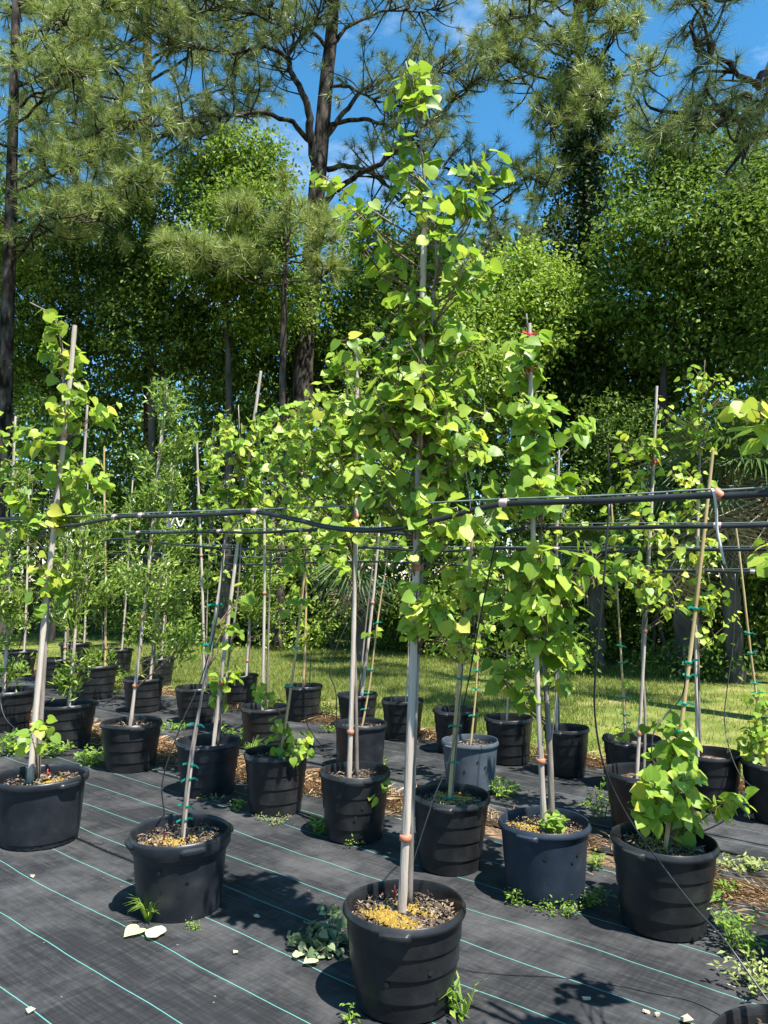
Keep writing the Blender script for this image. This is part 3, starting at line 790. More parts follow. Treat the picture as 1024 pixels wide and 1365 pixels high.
# --- broadleaf trees: photo lobes (x, y, rx, ry)
WOODS = [
    ('broadleaf_tree', 'broadleaf tree with bright sunlit top under the bare-limbed pine', 'tree', 300, 17.6, 330, [(330, 225, 60, 45), (285, 250, 55, 50), (345, 290, 60, 55), (300, 340, 80, 60), (350, 400, 70, 70)], 15000, .11, 'mid_wood'),
    ('broadleaf_tree', 'dark evergreen tree behind the left saplings', 'tree', 215, 18.6, 300, [(215, 270, 55, 55), (170, 330, 80, 70), (240, 380, 80, 80), (190, 450, 100, 70), (280, 470, 80, 70)], 17000, .11, 'dark_wood'),
    ('broadleaf_tree', 'dark oak in the shade at the left edge of the woods', 'tree', 70, 19.5, 330, [(60, 330, 90, 70), (110, 400, 90, 80), (30, 440, 90, 80), (90, 500, 110, 60), (0, 340, 60, 60)], 16000, .11, 'dark_wood'),
    ('broadleaf_tree', 'spreading sweetgum with dark star-shaped foliage at the right', 'tree', 905, 14.6, 330, [(876, 235, 52, 56), (930, 200, 60, 48), (985, 250, 60, 55), (890, 310, 90, 70), (985, 360, 80, 75), (850, 400, 80, 65), (940, 450, 95, 65), (1040, 300, 60, 80), (1030, 440, 70, 70)], 24000, .105, 'gum'),
    ('broadleaf_tree', 'bright yellow-green sapling thicket behind the centre crown', 'tree', 690, 15.2, 400, [(708, 372, 46, 46), (655, 395, 50, 55), (612, 440, 60, 60), (700, 445, 56, 56), (640, 500, 70, 50), (740, 400, 26, 40)], 12000, .1, 'bright_wood'),
    ('broadleaf_tree', 'shaded evergreen between the big pine and the centre sapling', 'tree', 480, 19.5, 340, [(490, 330, 50, 50), (470, 400, 60, 60), (530, 400, 60, 60), (490, 470, 80, 60), (570, 350, 45, 50)], 13000, .11, 'mid_wood'),
    ('broadleaf_tree', 'dark evergreen behind the vine-wrapped pine', 'tree', 800, 16.8, 420, [(760, 420, 60, 80), (820, 470, 70, 70), (740, 520, 70, 60), (850, 540, 70, 60)], 13000, .1, 'dark_wood'),
    ('broadleaf_tree', 'shaded broadleaf tree behind the leaning left stakes', 'tree', 400, 20.5, 400, [(390, 440, 70, 70), (440, 500, 70, 60), (350, 520, 80, 60)], 9000, .11, 'dark_wood'),
    ('broadleaf_tree', 'dark broadleaf tree at the far left margin', 'tree', -60, 17.5, 300, [(-50, 260, 90, 90), (-40, 400, 110, 110), (-70, 520, 110, 90)], 9000, .11, 'mid_wood'),
    ('broadleaf_tree', 'dense broadleaf tree past the right edge of the picture', 'tree', 1090, 12.8, 330, [(1090, 300, 90, 90), (1100, 450, 100, 110), (1080, 560, 90, 70)], 9000, .105, 'gum'),
]
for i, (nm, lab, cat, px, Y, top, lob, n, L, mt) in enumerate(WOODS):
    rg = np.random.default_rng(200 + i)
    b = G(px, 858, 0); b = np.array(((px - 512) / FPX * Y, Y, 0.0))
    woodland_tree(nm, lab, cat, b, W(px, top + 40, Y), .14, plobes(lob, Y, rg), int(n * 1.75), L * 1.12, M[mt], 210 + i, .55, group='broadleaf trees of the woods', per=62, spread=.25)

# --- shrubs along the margin of the woods
SHR = [
    (-30, 'dark_wood', 560, 'dark shrub at the far left end of the woods margin'), (55, 'dark_wood', 545, 'dark shrub behind the leftmost sapling'), (130, 'dark_wood', 530, 'dark shrub behind the two thin left stakes'),
    (205, 'mid_wood', 560, 'mid-green shrub behind the narrow-leaved sapling'), (275, 'dark_wood', 520, 'dark shrub behind the tall leaning stake'), (345, 'dark_wood', 540, 'shaded shrub under the young pine'),
    (420, 'bright_wood', 520, 'sunlit green shrub at the foot of the big pine'), (490, 'mid_wood', 540, 'mid-green shrub behind the centre stakes'), (560, 'dark_wood', 540, 'dark shrub behind the centre pole'),
    (630, 'mid_wood', 530, 'mid-green shrub under the yellow-green thicket'), (695, 'dark_wood', 560, 'dark shrub behind the navy pot sapling'), (760, 'dark_wood', 540, 'dark shrub at the foot of the vine-wrapped pine'),
    (830, 'dark_wood', 540, 'dark shrub left of the palmettos'), (900, 'dark_wood', 560, 'dark shrub behind the right twin stakes'), (1000, 'dark_wood', 520, 'dark shrub behind the right palmetto'), (1070, 'mid_wood', 560, 'shrub at the right end of the woods margin')]
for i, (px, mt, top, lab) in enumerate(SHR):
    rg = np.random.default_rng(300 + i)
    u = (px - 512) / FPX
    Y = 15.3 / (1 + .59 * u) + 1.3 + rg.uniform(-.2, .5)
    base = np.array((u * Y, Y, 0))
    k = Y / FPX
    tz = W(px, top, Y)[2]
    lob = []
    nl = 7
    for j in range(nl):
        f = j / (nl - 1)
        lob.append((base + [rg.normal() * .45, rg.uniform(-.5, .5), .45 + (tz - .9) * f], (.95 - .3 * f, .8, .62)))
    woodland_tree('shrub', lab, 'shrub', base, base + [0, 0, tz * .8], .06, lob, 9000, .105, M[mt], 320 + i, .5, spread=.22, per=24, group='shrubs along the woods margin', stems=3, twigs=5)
# low brush at the lawn's far edge
for i, (px, py, h, lab) in enumerate([(735, 900, .75, 'low bright brush at the lawn edge behind the navy pot sapling'), (905, 905, .5, 'low brush at the lawn edge under the right saplings'), (650, 880, .5, 'low brush at the lawn edge behind the bamboo cane'), (545, 868, .6, 'low brush at the lawn edge behind the centre pole'), (300, 858, .6, 'low brush at the lawn edge behind the leaning stakes')]):
    rg = np.random.default_rng(360 + i)
    b = G(px, py, 0)
    lob = [(b + [rg.normal() * .35, rg.normal() * .2, h * rg.uniform(.3, .8)], (.5, .4, h * .35)) for _ in range(5)]
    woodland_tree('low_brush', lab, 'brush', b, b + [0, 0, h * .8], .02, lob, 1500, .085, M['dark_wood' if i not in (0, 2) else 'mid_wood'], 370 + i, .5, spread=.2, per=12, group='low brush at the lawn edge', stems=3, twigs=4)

# --- deep woods closing the view
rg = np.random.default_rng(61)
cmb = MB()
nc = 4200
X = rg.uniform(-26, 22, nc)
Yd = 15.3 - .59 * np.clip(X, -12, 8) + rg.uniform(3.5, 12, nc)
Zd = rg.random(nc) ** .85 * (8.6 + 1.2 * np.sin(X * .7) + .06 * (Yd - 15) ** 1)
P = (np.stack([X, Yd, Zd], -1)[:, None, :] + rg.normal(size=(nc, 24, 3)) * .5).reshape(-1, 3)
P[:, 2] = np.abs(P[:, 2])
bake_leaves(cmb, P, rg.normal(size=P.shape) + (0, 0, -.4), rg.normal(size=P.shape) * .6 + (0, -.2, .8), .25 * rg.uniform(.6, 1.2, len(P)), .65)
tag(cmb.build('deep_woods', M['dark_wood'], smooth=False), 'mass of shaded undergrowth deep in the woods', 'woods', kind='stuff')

# --- palmettos
def fan_mesh(name, mat, seed, n=26, L=.62, droop=.16):
    rg = np.random.default_rng(seed)
    mb = MB()
    for i in range(n):
        a = math.radians(-105 + 210 * i / (n - 1)) + rg.normal() * .02
        l = L * (1 - .22 * abs(i / (n - 1) - .5) * 2) * rg.uniform(.9, 1.06)
        d = np.array((math.sin(a), math.cos(a), 0))
        s = np.array((math.cos(a), -math.sin(a), 0)) * .017
        u = np.array((0, 0, 1.0))
        p = np.array((0, 0, 0.0))
        z1, z2 = -.02 * rg.random(), -droop * rg.uniform(.5, 1.4)
        v = [p, p + d * l * .5 + s + u * (z1 + .012), p + d * l * .5 + u * z1, p + d * l * .5 - s + u * (z1 + .012), p + d * l + u * z2]
        mb.add(v, [(0, 1, 2), (0, 2, 3), (1, 4, 2), (2, 4, 3)])
    mb.tube([(0, -.6, -.1), (0, -.25, -.01), (0, .05, 0)], [.011, .009, .006], 5)
    return mb.mesh(name, [mat], smooth=False)
FAN = [fan_mesh('frond', M['palm'], 70 + i, droop=(.12, .22, .35)[i]) for i in range(3)]
FAND = [fan_mesh('dead_frond', M['palm_dead'], 76 + i, n=18, droop=(.4, .55)[i]) for i in range(2)]
PALMS = [(972, 650, 11.6, 3.1, 28, 26, 1.35, 'cabbage palmetto with hanging dead fronds at the right'), (1034, 610, 11.4, 3.2, 22, 8, 1.25, 'palmetto crown cut by the right edge'), (905, 730, 12.2, 2.2, 16, 10, 1.1, 'low palmetto with drooping brown fronds behind the twin stakes'),
         (792, 745, 13.0, 1.9, 14, 4, .9, 'small palmetto in the shade behind the navy pot sapling'), (478, 755, 14.6, 1.8, 18, 6, 1.15, 'grey-green palmetto behind the centre pole')]
for i, (px, py, Y, zz, ng, nd_, sc, lab) in enumerate(PALMS):
    rg = np.random.default_rng(400 + i)
    c = W(px, py, Y)
    base = np.array((c[0], c[1], 0))
    root = empty('palmetto', tuple(base))
    tag(root, lab, 'palm', 'palmettos at the woods margin')
    mb = MB()
    zc = c[2]
    tp = smooth_path([(0, 0, 0), (rg.normal() * .05, 0, zc * .5), (0, 0, zc)], 8)
    mb.tube(tp, .13 + .02 * np.sin(np.arange(len(tp)) * 2.1), 10)
    mb.build('trunk', M['bark_dark'], root, sharp=40)
    for j in range(ng + nd_):
        dead = j >= ng
        a = rg.uniform(0, 6.283)
        el = rg.uniform(-.35, 1.15) if not dead else rg.uniform(-1.45, -.85)
        d = np.array((math.cos(a) * math.cos(el), math.sin(a) * math.cos(el), math.sin(el)))
        o = link('frond' if not dead else 'dead_frond', (FAND[j % 2] if dead else FAN[j % 3]), root)
        F = frames(d[None], np.array([[-.4 * d[0] + rg.normal() * .25, -.4 * d[1] + rg.normal() * .25, 1.0]]))[0]
        st = sc * rg.uniform(.8, 1.1)
        p = np.array((0, 0, zc)) + d * .6 * st * (.9 if not dead else .6)
        o.matrix_local = Matrix.Translation(Vector(p)) @ Matrix(F).to_4x4() @ Matrix.Scale(st, 4)

# ------------------------------------------------------------------ nursery pots
PR, PHT = .23, .36                # rim radius and height of the standard pot
def pot_meshes(kind, mat):
    seed = {'ribbed': 1, 'smooth': 2, 'band': 3, 'squat': 4}[kind]
    rg = np.random.default_rng(800 + seed)
    ph = rg.random(4) * 6.28
    def wob(r, z, a):
        e = 1 + .006 * np.sin(2 * a + ph[0]) + .004 * np.sin(3 * a + ph[1]) * (z / PHT) + .003 * np.sin(7 * a + ph[2] + z * 20)
        if kind in ('squat', 'smooth'):                     # ribs moulded round the foot
            e = e - .022 * (z < .026) * (z > .003) * (np.sin(a * 26) > .25)
        return r * e, z + .003 * np.sin(2 * a + ph[3]) * (z > .3)
    if kind == 'ribbed':
        body = [(.0, .004), (.160, .004), (.172, 0), (.180, .006), (.184, .07), (.1845, .0745), (.1905, .0765), (.191, .082),
                (.196, .158), (.1965, .1625), (.2025, .1645), (.203, .170), (.207, .238), (.2075, .2425), (.2125, .2445), (.213, .25), (.2165, .318), (.2165, .336)]
    elif kind == 'band':
        body = [(.0, .004), (.165, .004), (.178, 0), (.187, .006), (.200, .15), (.209, .262), (.2095, .266), (.2125, .268), (.2155, .316), (.2165, .336)]
    else:
        body = [(.0, .004), (.165, .004), (.178, 0), (.187, .004), (.1875, .026), (.192, .030), (.203, .16), (.211, .262), (.2165, .318), (.2165, .336)]
    inner = [(.2125, .336), (.211, .31), (.205, .25), (.0, .25)]
    m1 = MB(); m1.lathe(body + inner, 56, wob)
    if kind == 'band':
        rim = [(.2168, .292), (.2265, .292), (.229, .296), (.2305, .345), (.228, .356), (.2225, .360), (.217, .357), (.2135, .345), (.2132, .318)]
    elif kind == 'squat':
        rim = [(.217, .318), (.231, .322), (.2335, .330), (.234, .348), (.231, .357), (.224, .360), (.218, .356), (.2145, .344), (.2135, .318)]
    else:
        rim = [(.217, .326), (.2275, .327), (.2305, .332), (.231, .342), (.2275, .348), (.2245, .356), (.2215, .3595), (.2165, .359), (.214, .352), (.2132, .318)]
    m2 = MB(); m2.lathe(rim, 56, wob)
    return (m1.mesh('pot', [mat], sharp=38), m2.mesh('rim', [mat], sharp=50), rim)
def tab_mesh(mat):
    mb = MB()
    n = 9
    a = np.linspace(-.27, .27, n)
    sec = np.array([(.226, .322), (.243, .319), (.247, .327), (.246, .338), (.228, .345)])
    V = []
    for i, t in enumerate(a):
        k = max(0, 1 - (abs(t) / .27) ** 6)
        for r, z in sec:
            rr = .226 + (r - .226) * k
            V.append((rr * math.cos(t), rr * math.sin(t), z))
    F = []
    for i in range(n - 1):
        for j in range(4):
            F.append((i * 5 + j, i * 5 + j + 1, i * 5 + 6 + j, i * 5 + 5 + j))
    mb.add(V, F)
    return mb.mesh('handle_tab', [mat], sharp=45)
def hole_mesh():
    mb = MB()
    a = np.linspace(0, 6.283, 10, endpoint=False)
    mb.add(np.stack([np.zeros(10), .009 * np.cos(a), .010 * np.sin(a)], -1), [list(range(10))])
    return mb.mesh('drain_hole', [M['hole']], smooth=False)
POTS = {}
def pots_for(kind, matname):
    if (kind, matname) not in POTS:
        a = pot_meshes(kind, M[matname])
        POTS[(kind, matname)] = (a[0], a[1], tab_mesh(M[matname]))
    return POTS[(kind, matname)]
HOLE = hole_mesh()
def soil_mesh(seed):
    rg = np.random.default_rng(seed)
    nr, na = 9, 30
    V = [(0, 0, .0)]
    for i in range(1, nr + 1):
        for j in range(na):
            r = .206 * i / nr; a = 6.283 * j / na
            V.append((r * math.cos(a), r * math.sin(a), 0))
    V = np.array(V, float)
    V[:, 2] = .014 * wav(V[:, 0], V[:, 1], seed, 18) + .008 * rg.normal(size=len(V)) * .6 - .012 * (np.hypot(V[:, 0], V[:, 1]) / .2) ** 2
    F3 = [(0, 1 + j, 1 + (j + 1) % na) for j in range(na)]
    F4 = [(1 + (i - 1) * na + j, 1 + i * na + j, 1 + i * na + (j + 1) % na, 1 + (i - 1) * na + (j + 1) % na) for i in range(1, nr) for j in range(na)]
    mb = MB(); mb.add(V, F4); mb.f.append((np.array(F3), 0))
    return mb.mesh('soil', [M['soil']], smooth=True)
SOILS = [soil_mesh(900 + i) for i in range(4)]
def chips_mesh(seed, n=760):
    rg = np.random.default_rng(seed)
    mb = MB()
    a = rg.random(n) * 6.283; r = .195 * np.sqrt(rg.random(n))
    P = np.stack([r * np.cos(a), r * np.sin(a), .012 + .012 * rg.random(n)], -1)
    d = rg.normal(size=(n, 3)) * (1, 1, .22)
    bake_leaves(mb, P, d, rg.normal(size=(n, 3)) * .4 + (0, 0, 1), rg.uniform(.007, .03, n) * (1 + .7 * (rg.random(n) < .12)), .34)
    return mb.mesh('mulch', [M['chip']], smooth=False)
CHIPS = [chips_mesh(920 + i) for i in range(3)]
def granule_mesh(seed, n=1700):
    rg = np.random.default_rng(seed)
    mb = MB()
    c = rg.normal(size=2) * .03
    P = np.stack([c[0] + rg.normal(size=n) * .062, c[1] + rg.normal(size=n) * .055, .016 + .008 * rg.random(n)], -1)
    P = P[np.hypot(P[:, 0], P[:, 1]) < .185]
    P = P[wav(P[:, 0], P[:, 1], seed, 40) > -.35]
    n = len(P)
    s = rg.uniform(.003, .006, n)[:, None]
    V = np.stack([P + s * [1, 0, -.3], P + s * [-.5, .87, -.3], P + s * [-.5, -.87, -.3], P + s * [0, 0, .9]], 1).reshape(-1, 3)
    i = np.arange(n)[:, None] * 4
    mb.add(V, np.concatenate([i + [[0, 1, 3]], i + [[1, 2, 3]], i + [[2, 0, 3]]]))
    return mb.mesh('fertiliser', [M['granule']], smooth=False)
GRAN = [granule_mesh(940 + i, (380, 420, 2000)[i]) for i in range(3)]

# ------------------------------------------------------------------ leaves
def heart(seed):
    rg = np.random.default_rng(seed)
    out = [(0.0, 0.0), (.15, -.10), (.37, -.10), (.52, .10), (.52, .36), (.38, .63), (.17, .85), (0, 1.02)]
    mid = [(0, 0), (0, .3), (0, .62)]
    fold, curl, wv = rg.uniform(.03, .26), rg.uniform(.0, .24), rg.uniform(-.05, .05)
    def z(x, y):
        return fold * abs(x) - curl * max(y, 0) ** 2 * .8 - .25 * curl * x * x + wv * math.sin(7 * y + 3 * x)
    V, F = [], []
    for x, y in mid: V.append((x, y, z(x, y)))
    V.append((0, 1.04, z(0, 1.04)))
    for sg in (1, -1):
        b = len(V)
        for x, y in out[1:-1]: V.append((sg * x, y, z(sg * x, y)))
        Q = [(0, b, b + 1, 1), (1, b + 1, b + 2, b + 3), (1, b + 3, b + 4, 2), (2, b + 4, b + 5, 3)]
        F += [q if sg > 0 else q[::-1] for q in Q]
    return np.array(V) * (1, .95, 1), np.array(F)
HEARTS = [heart(1000 + i) for i in range(7)]
def heart_mesh(i, mat):
    mb = MB(); mb.add(*HEARTS[i])
    return mb.mesh('leaf', [mat])
HM = [heart_mesh(i, M['heart']) for i in range(7)]
HY = [heart_mesh(i, M['heart_young']) for i in range(7)]
HP = [heart_mesh(i, M['pale_leaf']) for i in range(3)]

def at_height(path, z):
    i = int(np.clip(np.searchsorted(path[:, 2], z), 1, len(path) - 1))
    a, b = path[i - 1], path[i]
    f = np.clip((z - a[2]) / (b[2] - a[2] + 1e-9), 0, 1)
    return a + (b - a) * f

def grow(root, origin, trunk, blobs, L, seed, style='heart', cap=300, young=.25, petiole=True, wid=.34, dense=1.0):
    """branches from the trunk into each crown blob, leaves hung along them"""
    rg = np.random.default_rng(seed)
    if style == 'heart': L = L * .675
    parts, BI = [], []
    P, D, NR, S, Yg = [], [], [], [], []
    cen = np.mean([b[0] for b in blobs], axis=0)
    for (c, r, n) in blobs:
        n = int(n * dense * (2.55 if style == 'heart' else 1.1))
        nb = max(2, int(n / (8 if style == 'heart' else 16)))
        T = c + ball(rg, nb, .55) * r
        for q in T:
            hd = math.hypot(*(q - at_height(trunk, q[2]))[:2])
            s = at_height(trunk, max(q[2] - hd * rg.uniform(.45, 1.0) - .06, trunk[0][2] + .04))
            mid = s + (q - s) * .5 + np.array((rg.normal() * .03, rg.normal() * .03, -.06 * hd + .02))
            path = smooth_path([s, mid, q], 6)
            ln = np.linalg.norm(q - s)
            mb = MB(); parts.append(mb)
            mb.tube(path, np.linspace(.003 + .0048 * min(ln, 1), .0016, len(path)), 5, cap=False)
            k = max(2, int(round(n / nb)))
            inside = 1.35 * max(r) / (ln + 1e-6)
            lo = max(.12, 1 - inside)
            ts = np.sort(np.append(rg.uniform(lo, 1, k - 1), 1.0))
            side = 1
            for t in ts:
                f = t * (len(path) - 1); a = int(min(f, len(path) - 2))
                p = path[a] + (path[a + 1] - path[a]) * (f - a)
                tan = unit(path[a + 1] - path[a])
                lat = unit(np.cross(tan, (0, 0, 1.0)) * side + rg.normal(size=3) * .6)
                side = -side
                if style == 'heart':
                    pl = rg.uniform(.022, .06)
                    e = p + unit(lat + tan * .4 + np.array((0, 0, .25))) * pl
                    if petiole: mb.tube([p, e], [.0013, .0011], 3, cap=False)
                    d = unit(lat * .75 + tan * .35 + rg.normal(size=3) * .35 + np.array((0, -.1, -.7)))
                    outw = unit((p - trunk[len(trunk) // 2]) * (1, 1, 0))
                    nr = unit(np.array((0, 0, .66)) + outw * .42 + rg.normal(size=3) * .36 + np.array((.16, -.34, 0)))
                else:
                    e = p
                    d = unit(lat * .6 + tan * .7 + rg.normal(size=3) * .3 + np.array((0, 0, .12)))
                    nr = unit(np.array((0, -.1, .8)) + rg.normal(size=3) * .45)
                tip = (t - lo) / (1 - lo + 1e-6)
                P.append(e); D.append(d); NR.append(nr)
                S.append(L * rg.uniform(.66, 1.2) * (1 - .35 * max(0, tip - .8) * 5 * rg.random()))
                BI.append(len(parts) - 1)
                Yg.append(rg.random() < young * (.5 + tip))
    P, D, NR, S, Yg = map(np.array, (P, D, NR, S, Yg))
    if len(parts) <= 45:
        brs = []
        for pm in parts:
            brs.append(pm.build('branch', M['twig'], root))
    else:
        mb = MB()
        for pm in parts:
            for vv in pm.v: mb.v.append(vv)
            for ff, mi in pm.f: mb.f.append((ff + mb.n, mi))
            mb.n += pm.n
        brs = [mb.build('branches', M['twig'], root)] * len(parts)
    br = brs[0]
    if style == 'heart':
        F = frames(D, NR)
        SC = np.stack([rg.uniform(.82, 1.12, len(P)), np.ones(len(P)), rg.uniform(.3, 2.4, len(P))], -1)
        F = F * SC[:, None, :]          # narrower, flatter or more curled leaves
        order = np.argsort(np.linalg.norm(P + origin - CAMP, axis=1) - 4 * S)
        var = rg.integers(0, 7, len(P))
        for i in order[:cap]:
            o = link('leaf', (HY if Yg[i] else HM)[var[i]], brs[BI[i]])
            o.matrix_local = Matrix.Translation(Vector(P[i])) @ Matrix(F[i]).to_4x4() @ Matrix.Scale(S[i], 4)
        rest = order[cap:]
        if len(rest):
            lm = MB()
            for v in range(7):
                sel = rest[var[rest] == v]
                if not len(sel): continue
                hv, hf = HEARTS[v]
                vv = P[sel][:, None, :] + np.einsum('nij,kj->nki', F[sel], hv) * S[sel][:, None, None]
                ff = hf[None] + (np.arange(len(sel)) * len(hv))[:, None, None]
                lm.add(vv.reshape(-1, 3), ff.reshape(-1, 4))
            tag(lm.build('foliage', M['heart_many'], root), kind='stuff')
    else:
        lm = MB()
        k = 5
        P = (P[:, None, :] + rg.normal(size=(len(P), k, 3)) * .05).reshape(-1, 3)
        D = np.repeat(D, k, 0) + rg.normal(size=P.shape) * .35
        NR = np.repeat(NR, k, 0) + rg.normal(size=P.shape) * .35
        bake_leaves(lm, P, D, NR, np.repeat(S, k) * rg.uniform(1.0, 1.55, len(P)), wid)
        tag(lm.build('foliage', M['narrow'], root, smooth=False), kind='stuff')
    return br

def cane(root, foot, top, r, mat, seed, nodes=.24, bend=.012, name='stake'):
    rg = np.random.default_rng(seed)
    foot, top = np.asarray(foot, float), np.asarray(top, float)
    ln = np.linalg.norm(top - foot)
    n = max(6, int(ln / .06))
    t = np.linspace(0, 1, n)
    off = np.stack([bend * np.sin(t * math.pi * rg.uniform(.8, 2)) * rg.choice((-1, 1)), bend * np.sin(t * 3.1 + rg.random()) * .6, 0 * t], -1)
    off -= off[0]
    p = foot + (top - foot) * t[:, None] + off
    rad = r * (1 - .25 * t)
    if nodes:
        rad = rad * (1 + .11 * (np.abs((t * ln / nodes) % 1 - .5) < .12))
    mb = MB(); mb.tube(p, rad, 10)
    return mb.build(name, mat, root, sharp=60), p, rad
def tie_band(stake, p, ax, r, mat, w=.022, tail=False, seed=0, name='tie'):
    rg = np.random.default_rng(seed)
    ax = unit(ax)
    mb = MB()
    pts = [p - ax * w / 2, p - ax * w * .45, p + ax * w * .45, p + ax * w / 2]
    mb.tube(pts, [r * .96, r * 1.03, r * 1.03, r * .96], 12)
    if tail:
        for sg in (-1, 1):
            a = rg.uniform(-.6, .6)
            e = p + np.array((sg * math.cos(a) * .04, -math.sin(abs(a)) * .03 - .012, rg.uniform(-.012, .015)))
            m = (p + e) / 2 + (0, 0, .006)
            q = np.array([p + (sg * r * .6, -r * .5, 0), m, e])
            u = np.array((0, 0, .005))
            mb.add(np.concatenate([q - u, q + u]), [(0, 1, 4, 3), (1, 2, 5, 4)])
    return mb.build(name, mat, stake)

TIE = {'r': 'tape_red', 's': 'tape_scarlet', 'g': 'tape_green'}
def potted(name, label, cat, X, Y, D, hz, kind, mat, rot, seed, stakes=(), trunk=None, trunk_r=.009, blobs=(), L=.085, style='heart', cap=300,
           rich=0, holes=(), emitter=None, young=.25, tilt=(0, 0), group='potted saplings in the nursery rows', petiole=True, dense=1.0, wid=.34):
    rg = np.random.default_rng(seed)
    org = np.array((X, Y, 0.0))
    root = empty(name, tuple(org + (0, 0, .010)))
    org[2] = .010
    tag(root, label, cat, group)
    body, rim, tab = pots_for(kind, mat)
    sx = D / (2 * PR); sz = hz / PHT
    po = link('pot', body, root)
    po.scale = (sx, sx, sz)
    po.rotation_euler = (math.radians(tilt[0]), math.radians(tilt[1]), rot)
    link('rim', rim, po)
    if kind != 'squat' or True:
        for a in (0, math.pi / 2, math.pi, 3 * math.pi / 2) if kind == 'band' else (.4, .4 + math.pi):
            t = link('handle_tab', tab, po); t.rotation_euler = (0, 0, a)
    for (a, z) in holes:
        h = link('drain_hole', HOLE, po)
        rr = np.interp(z, (0, .16, .26), (.188, .2045, .2125)) + .0022
        if kind == 'ribbed': rr += .001
        h.location = (rr * math.cos(a - rot), rr * math.sin(a - rot), z)
        h.rotation_euler = (0, .06, a - rot)
    zs = .30 * sz
    so = link('soil', SOILS[seed % 4], root)
    so.location = (0, 0, zs); so.scale = (sx, sx, 1); so.rotation_euler = (0, 0, rg.random() * 6)
    if rich:
        tag(link('mulch', CHIPS[seed % 3], so), kind='stuff')
        if rich > 1:
            g = tag(link('fertiliser', GRAN[seed % 3], so), 'yellow fertiliser granules', kind='stuff')
    first = None
    for (kd, fp, tp, r, dY, ties) in stakes:
        f = W(fp[0], fp[1], Y) - org
        f[1] = np.clip(f[1], -.12, .12)
        f[:2] = np.clip(f[:2], -.15 * sx, .15 * sx)
        f[2] = zs - .03
        t = W(tp[0], tp[1], Y + dY) - org
        st, path, rad = cane(root, f, t, r * .87, M['bamboo' if kd == 'b' else 'stake'], seed + len(str(fp)), .26 if kd != 'w' else 0, bend=.010)
        if first is None: first = path
        for (py, colr) in ties:
            k = np.argmin(np.abs(np.array([PH / 2 - FPX * ((q + org - CAMP) @ np.array((0, -math.sin(PITCH), math.cos(PITCH)))) / ((q + org - CAMP) @ np.array((0, math.cos(PITCH), math.sin(PITCH)))) for q in path]) - py))
            k = int(np.clip(k, 1, len(path) - 2))
            extra = 1.0 if trunk is None else 1.25
            tie_band(st, path[k], path[k + 1] - path[k - 1], rad[k] * extra * 1.12, M[TIE[colr]], .012 if colr == 'g' else .022, colr in 'gs', seed + k)
    if trunk is not None:
        tp = []
        for i, q in enumerate(trunk):
            w = W(q[0], q[1], Y + (q[2] if len(q) > 2 else .03)) - org
            if i == 0:
                w[:2] = np.clip(w[:2], -.15 * sx, .15 * sx); w[2] = zs - .02
            tp.append(w)
        tp = smooth_path(tp, 6)
        mb = MB(); mb.tube(tp, np.linspace(trunk_r, max(.0022, trunk_r * .22), len(tp)), 8)
        mb.build('trunk', M['trunk'], root)
    else:
        tp = first
    if blobs and tp is not None:
        bl = []
        for b in blobs:
            cx, cy, rx, ry, n = b[:5]
            y = Y + (b[5] if len(b) > 5 else rg.normal() * .06)
            k = y / FPX
            bl.append((W(cx, cy, y) - org, np.array((rx * k, max(min(rx * k, .28), .06), ry * k)), n))
        grow(root, org, tp, bl, L, seed + 7, style, cap, young, petiole, wid=wid, dense=dense)
    if emitter:
        e = G(emitter[0], emitter[1], zs + .012) - org
        e[:2] = np.clip(e[:2], -.16, .16)
        mb = MB(); mb.tube([e + (0, 0, -.03), e + (0, 0, .03), e + (0, 0, .034), e + (0, 0, .05)], [.004, .0055, .003, .003], 8)
        mb.build('drip_emitter', M['emitter'], root)
    return root

B = 'b'
# ---- nearest row
potted('potted_tree', 'tall redbud on a thick pale pole in the ribbed pot nearest the camera', 'potted tree', .075, 2.945, .455, .338, 'ribbed', 'pot', 1.0, 11,
       stakes=[('p', (535, 1222), (568, 298), .0185, .02, [(1114, 'r'), (752, 'r'), (553, 'r'), (425, 'r')])],
       trunk=[(545, 1205, .07), (551, 1000, .06), (559, 800, .05), (565, 660, .05), (572, 500, .04), (577, 400, .03), (583, 352, .03), (575, 290, .02), (566, 240, .0), (557, 160, .0), (541, 82, .02)], trunk_r=.0135,
       blobs=[(552, 140, 24, 50, 20), (545, 215, 36, 40, 20), (565, 272, 40, 30, 15), (655, 222, 26, 16, 9), (628, 268, 24, 22, 12), (432, 242, 20, 12, 7), (470, 300, 38, 24, 14), (528, 345, 46, 36, 14), (612, 332, 40, 38, 15), (645, 372, 24, 30, 11),
              (560, 420, 55, 42, 30), (618, 450, 42, 44, 30), (503, 470, 60, 42, 44), (560, 530, 70, 48, 58), (622, 528, 42, 46, 34), (482, 545, 44, 40, 28), (600, 608, 55, 42, 42), (645, 590, 26, 24, 13), (520, 640, 48, 38, 28), (590, 685, 48, 22, 20), (632, 692, 30, 12, 9, -.2), (575, 800, 42, 26, 24)],
       L=.084, rich=2, holes=[(-1.9, .15), (-.95, .1), (-1.15, .19)], emitter=(526, 1192), young=.33)
